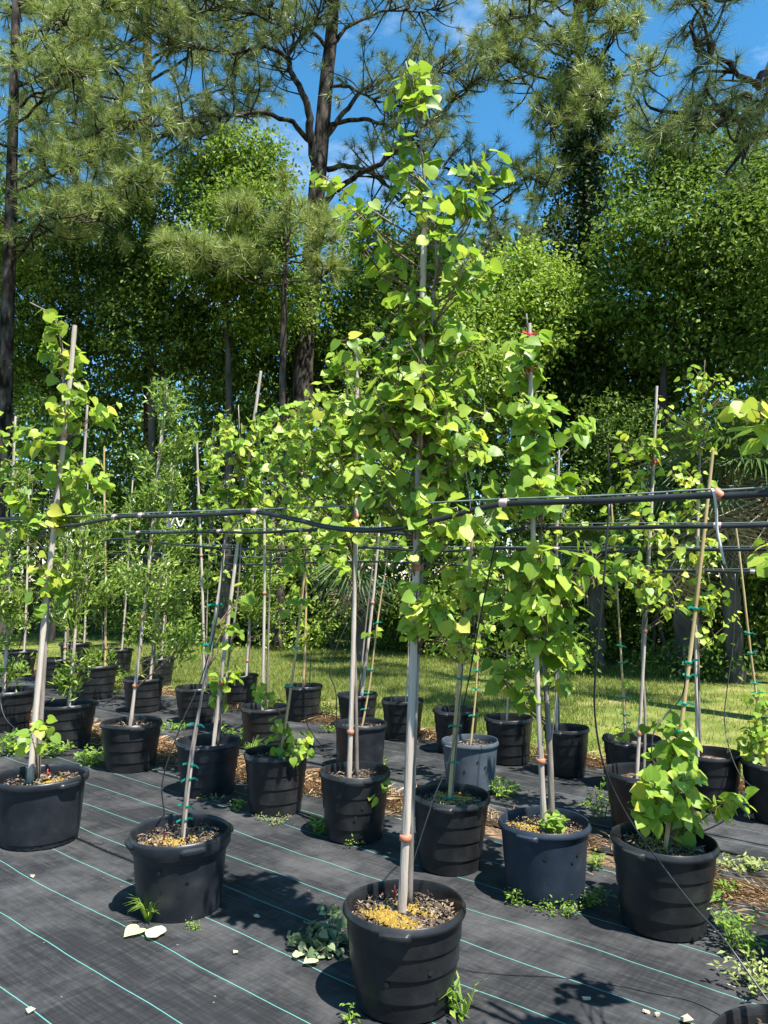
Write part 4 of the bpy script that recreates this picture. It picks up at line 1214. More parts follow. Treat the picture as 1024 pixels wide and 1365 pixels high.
potted('potted_sapling', 'thin whip sapling with green ties in the smooth black pot left of the front pot', 'potted sapling', -.955, 3.74, .465, .352, 'band', 'pot_smooth', .5, 12,
       stakes=[('p', (244, 1112), (298, 720), .0075, .0, [(1099, 'g'), (1077, 'g'), (1046, 'g'), (1015, 'g'), (957, 'g'), (858, 'g'), (812, 'g')])],
       trunk=[(241, 1112, -.02), (255, 1000, -.02), (285, 850, 0), (300, 735, .02)], trunk_r=.0075, blobs=[(305, 835, 24, 20, 7), (318, 800, 14, 14, 3), (282, 870, 14, 16, 3)], L=.075, rich=2, holes=[(-1.75, .24), (-1.15, .2), (-1.75, .14)], emitter=(219, 1124), tilt=(1.5, -1))
potted('potted_tree', 'redbud on a thick pale pole in the wide squat pot at the left edge', 'potted tree', -2.02, 4.66, .515, .375, 'squat', 'pot_smooth', 2.2, 13,
       stakes=[('p', (40, 1036), (98, 434), .0215, .0, [(965, 'r'), (697, 'r'), (577, 'r')])],
       trunk=[(50, 1034, .06), (58, 900, .06), (70, 700, .06), (82, 570, .05), (84, 480, .03), (72, 425, 0), (40, 403, -.02)], trunk_r=.017,
       blobs=[(62, 415, 26, 12, 9), (75, 478, 34, 36, 26), (98, 535, 34, 36, 24), (80, 600, 52, 38, 32), (138, 548, 22, 14, 8), (30, 590, 28, 36, 18), (112, 625, 36, 22, 14), (150, 638, 30, 12, 9), (98, 672, 56, 20, 26), (20, 650, 26, 28, 14), (62, 752, 40, 14, 16), (55, 782, 26, 14, 6), (20, 705, 22, 24, 10), (48, 975, 22, 10, 6, -.25)], L=.1, rich=2, emitter=(74, 1030), young=.4)
potted('potted_tree', 'redbud whose big bright leaves reach in from the right edge, pot in the bottom corner', 'potted tree', 1.05, 2.02, .46, .35, 'smooth', 'pot', 0, 14,
       stakes=[('p', (1075, 1380), (1100, 300), .02, 0, [])],
       trunk=[(1085, 1380, .06), (1090, 900, .05), (1095, 600, .05), (1100, 330, .05)], trunk_r=.012,
       blobs=[(1006, 545, 22, 20, 7, -.05), (1140, 470, 60, 70, 40), (1150, 620, 60, 70, 36), (1110, 720, 30, 30, 8), (1042, 735, 18, 24, 9, .40), (1075, 700, 22, 30, 8, .42)], L=.095, rich=1, young=.5)
potted('potted_tree', 'sapling in the pot cut by the left edge, behind the wide squat pot', 'potted tree', -3.02, 5.62, .46, .36, 'ribbed', 'pot', .2, 15,
       stakes=[('p', (-50, 960), (-30, 600), .018, 0, [])], trunk=[(-45, 960), (-40, 800), (-25, 620)], blobs=[(-20, 640, 50, 60, 50), (-10, 740, 40, 50, 30), (0, 560, 30, 40, 20)], L=.085)
# ---- second row
potted('potted_sapling', 'bushy redbud with drooping leaves on yellow bamboo, black ribbed pot at right', 'potted sapling', 1.235, 3.55, .462, .372, 'ribbed', 'pot', .25, 21,
       stakes=[(B, (885, 1136), (950, 600), .0115, .02, [(1080, 'g'), (978, 'g'), (941, 'g'), (902, 'g'), (877, 'g'), (820, 'g')])], trunk=[(893, 1136, .05), (900, 1060, .05), (905, 990, .04), (912, 930, .04)], trunk_r=.009,
       blobs=[(897, 1010, 30, 42, 30), (880, 1062, 28, 26, 18), (932, 1072, 40, 14, 14), (975, 1070, 24, 14, 9), (903, 985, 18, 20, 6), (868, 1080, 16, 14, 6), (915, 1040, 20, 24, 10)], L=.1, rich=2, emitter=(903, 1130), young=.15, tilt=(1, 2))
potted('potted_tree', 'redbud with large heart leaves and twin trunks in the navy blue pot', 'potted tree', .785, 3.89, .45, .345, 'smooth', 'pot_blue', .6, 22,
       stakes=[('p', (726, 1095), (703, 432), .0165, .0, [(1010, 'r'), (500, 's'), (440, 's')])],
       trunk=[(736, 1095, .04), (733, 1000, .05), (726, 880, .05), (722, 740, .05), (712, 600, .04), (706, 480, .02), (702, 418, .0)], trunk_r=.017,
       blobs=[(703, 468, 26, 36, 18), (712, 540, 42, 32, 26), (698, 600, 46, 34, 28), (768, 568, 20, 20, 9), (690, 640, 46, 28, 24), (760, 638, 34, 16, 12), (720, 755, 54, 34, 36), (700, 818, 52, 40, 36), (762, 788, 40, 40, 22), (672, 775, 20, 36, 12), (740, 858, 42, 34, 24), (682, 895, 24, 22, 10), (690, 928, 20, 14, 5), (798, 765, 14, 16, 4), (660, 748, 24, 20, 9), (780, 735, 20, 14, 5)], L=.112, rich=2, holes=[(-1.75, .24), (-1.1, .22), (-.95, .25)], young=.12)
potted('potted_sapling', 'sapling on a leaning yellow bamboo cane in the black pot behind the front pole', 'potted sapling', .35, 4.26, .425, .375, 'ribbed', 'pot', .9, 23,
       stakes=[(B, (598, 1060), (632, 705), .0115, .02, [(1058, 'g'), (1010, 'g'), (960, 'g'), (905, 'g'), (860, 'g')])], trunk=[(601, 1060), (612, 950), (622, 820), (633, 690)], trunk_r=.007,
       blobs=[(640, 698, 32, 14, 12), (616, 768, 30, 26, 12), (600, 838, 24, 16, 6), (618, 862, 30, 12, 8), (650, 790, 24, 30, 10)], L=.088, rich=2, young=.5, tilt=(2, 0))
potted('potted_tree', 'leafy redbud with two pale stems in the pot left of the front pole', 'potted tree', -.175, 4.73, .432, .385, 'ribbed', 'pot', 1.2, 24,
       stakes=[('p', (465, 1036), (478, 452), .0175, .02, [(980, 'r'), (690, 'r')])], trunk=[(476, 1036, .03), (474, 900, .04), (470, 700, .04), (466, 560, .03), (458, 470, .0)], trunk_r=.013,
       blobs=[(462, 488, 34, 26, 24), (440, 530, 46, 36, 38), (482, 560, 40, 38, 36), (425, 588, 54, 38, 44), (480, 630, 46, 36, 34), (395, 622, 46, 38, 30), (440, 676, 56, 28, 32), (372, 592, 30, 34, 16), (424, 735, 30, 20, 10), (508, 1062, 10, 18, 4, -.2)], L=.09, rich=1, holes=[(-1.3, .2), (-1.5, .15)])
potted('potted_sapling', 'low leafy shoots round a bamboo cane in the black pot left of the two-stemmed redbud', 'potted sapling', -.715, 5.23, .43, .385, 'ribbed', 'pot', .4, 25,
       stakes=[(B, (372, 985), (408, 762), .0105, .0, [(912, 'g'), (860, 'g'), (800, 'g')])], trunk=[(376, 985), (385, 930), (398, 840), (408, 700)], trunk_r=.006,
       blobs=[(392, 985, 28, 16, 18), (346, 928, 16, 18, 8), (398, 1006, 16, 8, 6), (360, 970, 20, 16, 8), (408, 735, 26, 36, 18), (400, 800, 26, 22, 8)], L=.085, rich=1, young=.12)
potted('potted_tree', 'redbud on a tall leaning pale stake in the pot left of the low leafy shoots', 'potted tree', -1.265, 5.67, .47, .37, 'ribbed', 'pot_smooth', .9, 26,
       stakes=[('p', (284, 976), (348, 495), .0165, .05, [(905, 'r'), (715, 'r')])], trunk=[(290, 976), (302, 900), (318, 780), (322, 660), (318, 540)], trunk_r=.011,
       blobs=[(300, 575, 26, 32, 22), (332, 618, 46, 42, 44), (290, 648, 36, 38, 30), (352, 572, 36, 36, 22), (312, 690, 40, 20, 16), (308, 838, 24, 14, 6), (272, 905, 28, 22, 9), (310, 905, 20, 20, 6), (350, 650, 30, 40, 22)], L=.09)
potted('potted_tree', 'narrow-leaved sapling on a crooked pale stake, pot with dry mulch at the left', 'potted tree', -2.05, 6.37, .49, .375, 'ribbed', 'pot', 1.7, 27,
       stakes=[('p', (173, 956), (224, 512), .0165, .05, [(910, 'r'), (828, 'r'), (726, 'r'), (612, 'r')])], trunk=[(176, 956), (186, 860), (200, 740), (210, 640), (222, 540)], trunk_r=.011,
       blobs=[(225, 540, 32, 34, 70), (245, 590, 30, 40, 80), (195, 650, 30, 40, 70), (225, 690, 40, 40, 80), (210, 780, 36, 42, 80), (240, 840, 34, 34, 70), (190, 600, 20, 30, 40)], L=.052, style='narrow', rich=1)
potted('potted_tree', 'leafy shrubby shoots in the ribbed pot behind the wide squat pot', 'potted tree', -2.92, 7.22, .52, .39, 'ribbed', 'pot', .3, 28,
       stakes=[('p', (92, 945), (118, 540), .017, .1, [])], trunk=[(90, 945), (92, 900), (96, 850)], blobs=[(88, 908, 24, 22, 60), (105, 890, 16, 18, 20), (110, 690, 40, 50, 90), (100, 780, 40, 40, 80)], L=.07, style='narrow', wid=.28)
potted('potted_tree', 'narrow-leaved sapling in the ribbed pot at the left edge, second row', 'potted tree', -3.85, 8.0, .54, .4, 'ribbed', 'pot', 1.3, 29,
       stakes=[('p', (5, 915), (22, 555), .018, 0, [(800, 'r')])], trunk=[(8, 915), (16, 760), (24, 600)], blobs=[(25, 890, 20, 20, 40), (20, 800, 40, 40, 90), (10, 720, 40, 50, 90), (30, 640, 30, 40, 60)], L=.062, style='narrow')
potted('potted_tree', 'sapling in the pot cut by the right edge, beyond the bushy redbud', 'potted tree', 1.80, 3.10, .46, .37, 'ribbed', 'pot_smooth', 0, 30,
       stakes=[(B, (1100, 1180), (1110, 700), .011, 0, [])], trunk=[(1102, 1180), (1105, 900), (1108, 720)], blobs=[(1105, 800, 50, 60, 50), (1100, 720, 40, 40, 30), (1052, 742, 22, 20, 6)], L=.09)
# ---- third row
potted('potted_sapling', 'thin sapling with green ties in the faded grey-blue pot', 'potted sapling', .625, 5.72, .42, .36, 'smooth', 'pot_grey', .3, 31,
       stakes=[(B, (626, 988), (648, 730), .009, 0, [(950, 'g'), (918, 'g'), (890, 'g'), (855, 'g'), (802, 'g')])], trunk=[(628, 988), (636, 900), (650, 740)], trunk_r=.006, blobs=[(640, 760, 34, 40, 26), (655, 820, 28, 34, 16), (628, 850, 18, 16, 4)], L=.088, rich=1, holes=[(-1.4, .24), (-1.1, .2), (-1.9, .17)])
potted('potted_sapling', 'slim leaning sapling with green ties in the plain dark grey pot', 'potted sapling', -.19, 6.40, .435, .36, 'smooth', 'pot_smooth', .9, 32,
       stakes=[(B, (481, 963), (514, 768), .009, 0, [(945, 'g'), (925, 'g'), (895, 'g'), (830, 'g'), (775, 'g')])], trunk=[(483, 963), (498, 870), (516, 740), (524, 640)], trunk_r=.006, blobs=[(500, 843, 14, 8, 4), (520, 660, 40, 40, 30), (520, 600, 36, 40, 30)], L=.085, rich=1)
potted('potted_tree', 'redbud between twin grey stakes in the pot behind the bushy redbud', 'potted tree', 1.56, 4.77, .45, .37, 'ribbed', 'pot', .7, 33,
       stakes=[('p', (848, 1040), (875, 515), .0125, .05, [(978, 'r'), (844, 'r'), (690, 'r'), (617, 's')])], trunk=[(858, 1040, .02), (860, 950), (856, 860), (866, 700), (872, 580), (878, 540)], trunk_r=.01,
       blobs=[(872, 590, 26, 44, 14), (842, 650, 30, 44, 20), (880, 700, 46, 44, 30), (850, 762, 36, 34, 20), (828, 738, 16, 36, 8), (902, 772, 36, 36, 20), (832, 600, 14, 24, 6)], L=.08, young=.45)
potted('potted_tree', 'redbud on a pale stake in the pot behind the low leafy shoots', 'potted tree', -1.085, 7.15, .45, .37, 'ribbed', 'pot', .5, 34,
       stakes=[('p', (350, 940), (352, 640), .017, 0, [(790, 'r')])], trunk=[(356, 940), (358, 850), (362, 720), (372, 560)], trunk_r=.012, blobs=[(372, 590, 44, 44, 44), (392, 656, 46, 38, 40), (352, 690, 38, 36, 26), (400, 580, 34, 34, 24), (410, 540, 30, 30, 18), (370, 545, 30, 24, 14)], L=.085, petiole=False)
potted('potted_tree', 'sapling in the shaded pot behind the tall leaning stake', 'potted tree', -2.02, 8.43, .46, .37, 'ribbed', 'pot', .5, 35,
       stakes=[('p', (272, 925), (264, 590), .018, 0, [(740, 'r')])], trunk=[(275, 925), (276, 820), (282, 640)], trunk_r=.012, blobs=[(284, 600, 34, 40, 34), (300, 640, 34, 36, 30), (270, 660, 30, 34, 24), (290, 560, 24, 22, 12), (262, 720, 26, 30, 14), (300, 730, 30, 34, 20)], L=.085, petiole=False)
potted('potted_tree', 'narrow-leaved sapling in the pot right of the dry-mulched pot', 'potted tree', -2.80, 9.1, .47, .38, 'ribbed', 'pot', .5, 36,
       stakes=[('p', (200, 905), (234, 585), .018, 0, [(790, 'r'), (850, 'r')])], trunk=[(203, 905), (214, 780), (230, 640)], blobs=[(235, 640, 30, 36, 60), (240, 720, 40, 40, 70), (225, 800, 40, 40, 70), (205, 860, 24, 24, 30), (265, 760, 34, 40, 60), (185, 760, 34, 44, 60)], L=.06, style='narrow')
potted('potted_tree', 'narrow-leaved sapling in the weed-hung pot at the left', 'potted tree', -3.72, 10.1, .52, .42, 'ribbed', 'pot', .5, 37,
       stakes=[(B, (140, 893), (140, 596), .018, 0, [(790, 'r'), (866, 'r')])], trunk=[(138, 893), (136, 780), (142, 640)], blobs=[(140, 700, 40, 40, 80), (120, 770, 40, 40, 70), (160, 760, 34, 40, 70), (132, 878, 22, 14, 60)], L=.065, style='narrow')
potted('potted_tree', 'narrow-leaved sapling behind the shrubby pot at the left', 'potted tree', -4.65, 11.1, .5, .4, 'ribbed', 'pot', .5, 38,
       stakes=[('p', (86, 882), (92, 600), .019, 0, [(840, 'r'), (862, 'r')])], trunk=[(90, 882), (92, 780), (98, 640)], blobs=[(85, 640, 40, 40, 70), (70, 720, 40, 40, 70), (100, 760, 40, 40, 70), (60, 800, 40, 30, 60)], L=.068, style='narrow')
# ---- fourth row, at the lawn edge
potted('potted_tree', 'sapling in the pot at the lawn edge, cut by the right edge', 'potted tree', 2.52, 5.06, .43, .36, 'ribbed', 'pot', .5, 41,
       stakes=[(B, (1022, 940), (978, 700), .0095, 0, [(870, 'g'), (905, 'g'), (840, 'g'), (930, 'g')])], trunk=[(1015, 1010), (1012, 960), (1010, 915)], trunk_r=.008, blobs=[(1004, 975, 24, 32, 30), (1012, 930, 16, 20, 10), (990, 995, 16, 12, 6)], L=.075, petiole=False)
potted('potted_tree', 'tall loose redbud on a thin stake at the lawn edge, behind the yellow bamboo', 'potted tree', 2.2, 5.33, .42, .36, 'ribbed', 'pot', .2, 42,
       stakes=[('p', (930, 990), (928, 650), .013, 0, [])], trunk=[(933, 990), (931, 870), (932, 700), (935, 560), (940, 480)], trunk_r=.01,
       blobs=[(938, 510, 30, 34, 24), (910, 558, 34, 34, 24), (948, 575, 34, 38, 22), (930, 640, 44, 44, 32), (932, 735, 44, 52, 36), (948, 815, 34, 44, 26), (968, 790, 16, 26, 8), (968, 520, 16, 10, 4)], L=.072, young=.4, petiole=False)
potted('potted_sapling', 'thin bamboo-staked sapling in the round-shouldered pot at the lawn edge', 'potted sapling', 1.83, 5.80, .43, .36, 'ribbed', 'pot', .5, 43,
       stakes=[(B, (834, 976), (814, 672), .0095, 0, [(965, 'g'), (950, 'g'), (925, 'g'), (880, 'g'), (857, 'g')])], trunk=[(836, 976), (830, 900), (816, 700)], trunk_r=.006, blobs=[(818, 760, 28, 40, 20), (800, 700, 26, 24, 10), (840, 915, 10, 10, 2), (830, 975, 12, 6, 3)], L=.078, petiole=False)
potted('potted_tree', 'sapling on a straight grey stake in the pot behind the navy pot', 'potted tree', 1.44, 6.2, .36, .36, 'ribbed', 'pot', .5, 44,
       stakes=[('p', (742, 965), (745, 600), .0125, 0, [(920, 'r'), (852, 'r')])], trunk=[(745, 965), (744, 850), (742, 680)], trunk_r=.008, blobs=[(748, 660, 30, 24, 14), (725, 720, 30, 24, 12), (770, 700, 30, 16, 8), (790, 640, 20, 14, 5)], L=.078, petiole=False)
potted('potted_sapling', 'small leafy sapling in the pot left of the navy pot sapling, at the lawn edge', 'potted sapling', 1.05, 6.6, .41, .37, 'ribbed', 'pot', .5, 45,
       stakes=[('p', (675, 955), (676, 760), .009, 0, [])], trunk=[(676, 955), (676, 880), (676, 780)], trunk_r=.006, blobs=[(678, 850, 24, 30, 14), (684, 905, 18, 16, 6), (668, 790, 22, 24, 10)], L=.085, petiole=False)
potted('potted_tree', 'redbud on a pale stake at the lawn edge, right of the front pole', 'potted tree', .64, 7.0, .41, .37, 'ribbed', 'pot', .5, 46,
       stakes=[('p', (607, 945), (630, 715), .0135, 0, [(930, 'r'), (870, 'r')])], trunk=[(611, 945), (620, 850), (628, 700), (620, 620)], trunk_r=.009, blobs=[(625, 735, 34, 40, 30), (590, 690, 34, 34, 24), (600, 770, 30, 30, 18), (560, 800, 20, 14, 5), (660, 720, 30, 30, 14), (650, 840, 26, 26, 10)], L=.085, petiole=False)
potted('potted_sapling', 'slight sapling in the pot directly behind the front pole, at the lawn edge', 'potted sapling', .18, 7.55, .41, .37, 'ribbed', 'pot', .2, 47,
       stakes=[('p', (540, 930), (548, 760), .008, 0, [])], trunk=None, blobs=[(545, 740, 26, 26, 12), (545, 840, 12, 12, 3)], L=.08, petiole=False)
potted('potted_tree', 'redbud on a leaning pale stake in the small pot at the lawn edge', 'potted tree', -.27, 8.0, .42, .36, 'ribbed', 'pot', .9, 48,
       stakes=[('p', (481, 920), (508, 690), .018, 0, [(800, 'r')])], trunk=[(478, 920), (488, 830), (500, 720), (500, 620)], trunk_r=.011, blobs=[(500, 640, 44, 46, 40), (470, 700, 36, 30, 24), (515, 700, 30, 30, 18)], L=.085, petiole=False)
potted('potted_tree', 'redbud on a straight pale stake in the pot left of the small lawn-edge pot', 'potted tree', -.88, 8.55, .42, .37, 'ribbed', 'pot', .9, 49,
       stakes=[(B, (404, 912), (411, 650), .0145, 0, [(855, 'r'), (765, 'g')])], trunk=[(407, 912), (408, 800), (412, 640)], trunk_r=.01, blobs=[(410, 715, 36, 40, 34), (396, 770, 34, 26, 16), (430, 640, 34, 34, 24), (384, 700, 34, 34, 22), (398, 830, 26, 20, 8)], L=.085, petiole=False)
potted('potted_tree', 'narrow-leaved sapling in the pot at the lawn edge behind the low leafy shoots', 'potted tree', -1.74, 9.5, .42, .37, 'ribbed', 'pot', .2, 50,
       stakes=[('p', (328, 900), (344, 690), .0165, 0, [(880, 'r')])], trunk=[(331, 900), (336, 800), (344, 660)], blobs=[(345, 750, 34, 44, 80), (364, 815, 40, 34, 80), (330, 690, 38, 40, 70), (376, 760, 34, 40, 70), (318, 800, 26, 34, 50)], L=.06, style='narrow')
potted('potted_tree', 'narrow-leaved sapling in the pot at the lawn edge, left of the leaning stakes', 'potted tree', -3.25, 11.2, .48, .4, 'ribbed', 'pot', .2, 51,
       stakes=[('p', (215, 880), (230, 600), .018, 0, [(800, 'r')])], trunk=[(218, 880), (224, 780), (232, 640)], blobs=[(240, 690, 36, 40, 60), (250, 770, 36, 36, 60), (262, 830, 34, 26, 50), (225, 620, 30, 40, 50)], L=.068, style='narrow')
potted('potted_tree', 'narrow-leaved sapling in the farthest visible pot at the left', 'potted tree', -4.3, 12.6, .46, .4, 'ribbed', 'pot', .2, 52,
       stakes=[('p', (162, 868), (178, 640), .018, 0, [(830, 'r')])], trunk=[(164, 868), (170, 760), (180, 660)], blobs=[(175, 700, 34, 36, 60), (165, 770, 36, 36, 60), (190, 820, 30, 26, 40)], L=.07, style='narrow')
potted('potted_tree', 'narrow-leaved sapling half hidden behind the thick left pole', 'potted tree', -5.4, 13.6, .52, .42, 'ribbed', 'pot', .2, 53,
       stakes=[('p', (112, 860), (118, 640), .019, 0, [])], trunk=[(114, 860), (116, 760), (120, 660)], blobs=[(120, 680, 36, 40, 60), (110, 760, 40, 40, 60), (90, 820, 40, 26, 50)], L=.07, style='narrow')
potted('potted_tree', 'narrow-leaved sapling at the far left end of the third row', 'potted tree', -5.75, 12.3, .5, .4, 'ribbed', 'pot', .2, 54,
       stakes=[('p', (32, 870), (40, 620), .019, 0, [(815, 'r')])], trunk=[(34, 870), (38, 760), (44, 640)], blobs=[(40, 680, 36, 40, 60), (30, 760, 40, 40, 60), (45, 830, 36, 24, 50)], L=.07, style='narrow')

# ------------------------------------------------------------------ irrigation pipes, wires, drip tubes
def ext(pts, s, left, right):
    a = [R(x, y, s) for x, y in pts]
    a = [a[0] + ROWD * left] + a if left else a
    a = a + [a[-1] - ROWD * right] if right else a
    return a
def pipe(label, pts, s, r, ties, left=1.5, right=1.2, name='irrigation_pipe', mat='pipe', n=10):
    path = smooth_path(ext(pts, s, left, right), 8)
    o = empty(name, tuple(path[0])) if ties else None
    mb = MB()
    if ties:
        tag(o, label, 'pipe', 'overhead irrigation pipes')
        mb.tube(path - path[0], r, n)
        mb.build('pipe', M[mat], o)
        for i, (px, mt) in enumerate(ties):
            k = int(np.argmin([abs(PW / 2 + FPX * q[0] / (q[1] * math.cos(PITCH) + (q[2] - CAM_H) * math.sin(PITCH)) - px) for q in path]))
            k = int(np.clip(k, 1, len(path) - 2))
            tie_band(o, path[k] - path[0] + (0, 0, .004), path[k + 1] - path[k - 1], r * 1.35, M[mt], .03, name='tape')
        return o
    mb.tube(path, r, n)
    return tag(mb.build(name, M[mat]), label, 'wire' if 'wire' in name else 'pipe', 'support wires over the rows' if 'wire' in name else 'overhead irrigation pipes')
pipe('thick black irrigation pipe sagging across the front, nearest and highest', [(0, 692), (40, 693), (73, 700), (100, 700), (133, 694), (166, 688.5), (216, 688), (299, 685), (340, 682.5), (390, 691.5), (440, 703), (489, 707), (539, 703), (589, 691.5), (632, 680), (672, 672), (740, 669), (814, 667), (949, 660), (1024, 658)], 2.30, .0105,
     [(64, 'tape_red'), (154, 'tape_pink'), (186, 'tape_pink'), (340, 'tape_pink'), (672, 'tape_pink'), (957, 'tape_red')])
pipe('black irrigation pipe over the second row', [(176, 711), (282, 709), (340, 710), (440, 706), (500, 708), (576, 715), (640, 712), (672, 710), (705, 704), (780, 704), (900, 702), (1024, 700)], 3.5, .0105, [(180, 'tape_pink'), (287, 'tape_pink'), (400, 'tape_pink'), (704, 'tape_white'), (963, 'tape_pink')], left=.05)
pipe('black irrigation pipe over the third row, middle of the four', [(76, 714), (116, 726), (160, 718), (260, 728), (380, 733), (480, 730), (576, 735), (640, 732), (703, 731), (814, 736), (881, 732.5), (1024, 732.5)], 4.8, .0105, [(735, 'tape_pink'), (884, 'tape_pink'), (623, 'tape_white')])
pipe('black irrigation pipe over the lawn-edge row, lowest of the four', [(150, 738), (300, 752), (400, 750), (520, 749), (640, 756), (720, 766), (791, 765), (915, 761), (1024, 763)], 5.75, .0105, [(1012, 'tape_pink'), (540, 'tape_white')])
pipe('thin wire stretched above the thick front pipe', [(0, 691), (66, 689), (143, 686), (213, 683), (332, 679), (539, 671.5), (672, 665), (814, 660), (949, 652), (1024, 649.5)], 2.30, .0028, (), name='support_wire', mat='wire', n=6)
pipe('thin wire stretched above the second row pipe', [(30, 709), (160, 708), (400, 704), (700, 699), (860, 697), (1024, 696)], 3.5, .0025, (), name='support_wire', mat='wire', n=6)
pipe('thin wire stretched above the third row pipe', [(100, 724), (340, 727), (700, 729), (1024, 728)], 4.8, .0025, (), name='support_wire', mat='wire', n=6)
pipe('thin wire stretched above the lawn-edge row pipe', [(150, 735), (500, 748), (800, 758), (1024, 758)], 5.75, .0025, (), name='support_wire', mat='wire', n=6)

def tube_thing(name, label, cat, pts, r, mat, group=None, n=6):
    path = smooth_path(pts, 7)
    mb = MB(); mb.tube(path, r, n)
    return tag(mb.build(name, M[mat]), label, cat, group)
def prj(pts):
    return [W(x, y, Y) for x, y, Y in pts]
GT = 'thin drip tubes'
tube_thing('drip_tube', 'long black drip tube swinging down past the navy pot to the bottom right corner', 'tube', prj([(812, 672, 2.62), (806, 760, 2.64), (795, 880, 2.7), (793, 950, 2.75), (805, 1020, 2.8), (835, 1085, 2.85)]) + [W(880, 1150, 2.87), W(925, 1208, 2.85), W(965, 1252, 2.83), W(1000, 1300, 2.75), W(1035, 1350, 2.66)], .0035, 'pipe', GT)
tube_thing('drip_tube', 'thin black drip tube running down to the thin whip sapling pot', 'tube', prj([(328, 690, 3.72), (312, 700, 3.72), (299, 730, 3.70), (292, 810, 3.69), (270, 900, 3.68), (240, 970, 3.66), (217, 1040, 3.66), (219, 1085, 3.67), (219, 1124, 3.68)]), .0032, 'pipe', GT)
tube_thing('drip_tube', 'thin black drip tube hanging from the pink tape right of the front pole', 'tube', prj([(672, 674, 3.1), (655, 750, 3.3), (635, 850, 3.7), (620, 930, 4.0), (598, 1015, 4.0), (580, 1060, 3.98), (560, 1120, 3.95), (546, 1165, 3.92)]), .0036, 'pipe', GT)
tube_thing('drip_tube', 'thin drip tube along the yellow bamboo cane of the bushy redbud', 'tube', prj([(910, 862, 3.5), (914, 900, 3.48), (908, 930, 3.5), (890, 950, 3.5), (872, 975, 3.46), (868, 1010, 3.44)]), .0032, 'pipe', GT)
tube_thing('drip_tube', 'looping drip tube at the lawn edge by the right edge pot', 'tube', prj([(980, 765, 5.4), (978, 850, 5.4), (972, 900, 5.35), (966, 950, 5.3), (970, 990, 5.2), (985, 1030, 5.0), (1005, 1052, 4.86)]), .0036, 'pipe', GT)
tube_thing('drip_tube', 'thin drip tube curving into the pot left of the front pole', 'tube', prj([(463, 830, 4.6), (442, 880, 4.6), (440, 900, 4.6), (448, 925, 4.6), (449, 980, 4.66), (449, 1020, 4.72)]), .003, 'pipe', GT)
tube_thing('drip_tube', 'thin drip tube looping into the low leafy shoots pot', 'tube', prj([(415, 870, 5.1), (412, 920, 5.1), (408, 960, 5.1), (425, 990, 5.0), (445, 1012, 4.75)]), .003, 'pipe', GT)
tube_thing('drip_tube', 'thin drip tube hanging over the left edge pot', 'tube', prj([(62, 700, 7.0), (45, 800, 7.3), (20, 880, 7.6), (2, 925, 7.6), (6, 955, 7.5), (24, 975, 7.4)]), .0045, 'pipe', GT)
tube_thing('drip_tube', 'fine black tube hanging straight behind the navy pot sapling', 'tube', prj([(748, 705, 5.0), (747, 800, 5.0), (744, 900, 5.0), (735, 1000, 4.6), (737, 1050, 4.1), (738, 1085, 3.98)]), .0032, 'pipe', GT)
tube_thing('cord', 'frayed grey cord hanging from the front pipe near the right edge', 'cord', prj([(949, 652, 2.16), (952, 658, 2.13), (955, 680, 2.14), (956, 705, 2.15), (961, 730, 2.15), (966, 752, 2.15)]), .0038, 'tape_white')
tube_thing('cord', 'short white string knotted on the front pipe above the navy pot sapling', 'cord', prj([(757, 662, 2.62), (756, 668, 2.6), (752, 678, 2.61), (750, 690, 2.62)]), .004, 'tape_white')
tube_thing('cord', 'curled white string hanging from the front pipe at the left', 'cord', prj([(228, 682, 3.95), (225, 690, 3.93), (226, 703, 3.94), (234, 690, 3.94), (240, 702, 3.93), (246, 692, 3.94)]), .005, 'tape_white')
tube_thing('black_hose', 'black hose lying across the back ground cloth', 'hose', [on_row(4.62, t, .016) + ROWN * .02 * math.sin(t * 2) for t in np.linspace(-2.6, 6, 12)], .007, 'pipe')

# ------------------------------------------------------------------ weeds and litter
def weed(label, P, rad, h, n, L, mat='weed', seed=0, wid=.42, name='weed'):
    rg = np.random.default_rng(seed)
    P = np.asarray(P, float)
    root = empty(name, tuple(P))
    tag(root, label, 'weed', 'weeds growing through the ground cloth')
    st, lf = MB(), MB()
    ns = max(3, n // 14)
    for i in range(ns):
        a = rg.random() * 6.283; r = rad * rg.random() ** .6
        b = np.array((math.cos(a) * r * .5, math.sin(a) * r * .5, 0))
        t = np.array((math.cos(a) * r * 1.1, math.sin(a) * r * 1.1, h * rg.uniform(.35, 1)))
        p = smooth_path([b, (b + t) / 2 + (0, 0, h * .2), t], 4)
        st.tube(p, np.linspace(.0025, .001, len(p)), 4, cap=False)
        k = n // ns
        q = p[rg.integers(1, len(p), k)] + rg.normal(size=(k, 3)) * .012
        q[:, 2] = np.abs(q[:, 2])
        d = rg.normal(size=(k, 3)) * (1, 1, .4) + (0, 0, .15)
        bake_leaves(lf, q, d, rg.normal(size=(k, 3)) * .4 + (0, -.1, 1), L * rg.uniform(.6, 1.2, k), wid)
    st.build('stem', M[mat], root)
    tag(lf.build('foliage', M[mat], root, smooth=False), kind='stuff')
    return root
def grass_tuft(label, P, h, n, seed):
    rg = np.random.default_rng(seed)
    mb = MB()
    for i in range(n):
        a = rg.random() * 6.283; l = h * rg.uniform(.5, 1)
        o = np.array((math.cos(a), math.sin(a), 0))
        w = np.array((-o[1], o[0], 0)) * .003
        b = o * .012 * rg.random(); m = b + o * l * .3 + (0, 0, l * .65); t = b + o * l * .75 + (0, 0, l * rg.uniform(.5, .9))
        mb.add([b - w, b + w, m - w, m + w, t], [(0, 1, 3, 2)])
        mb.f.append((np.array([[mb.n - 3, mb.n - 2, mb.n - 1]]), 0))
    o = mb.build('grass_tuft', M['weed'], smooth=False)
    o.location = tuple(P)
    return tag(o, label, 'weed', 'weeds growing through the ground cloth')
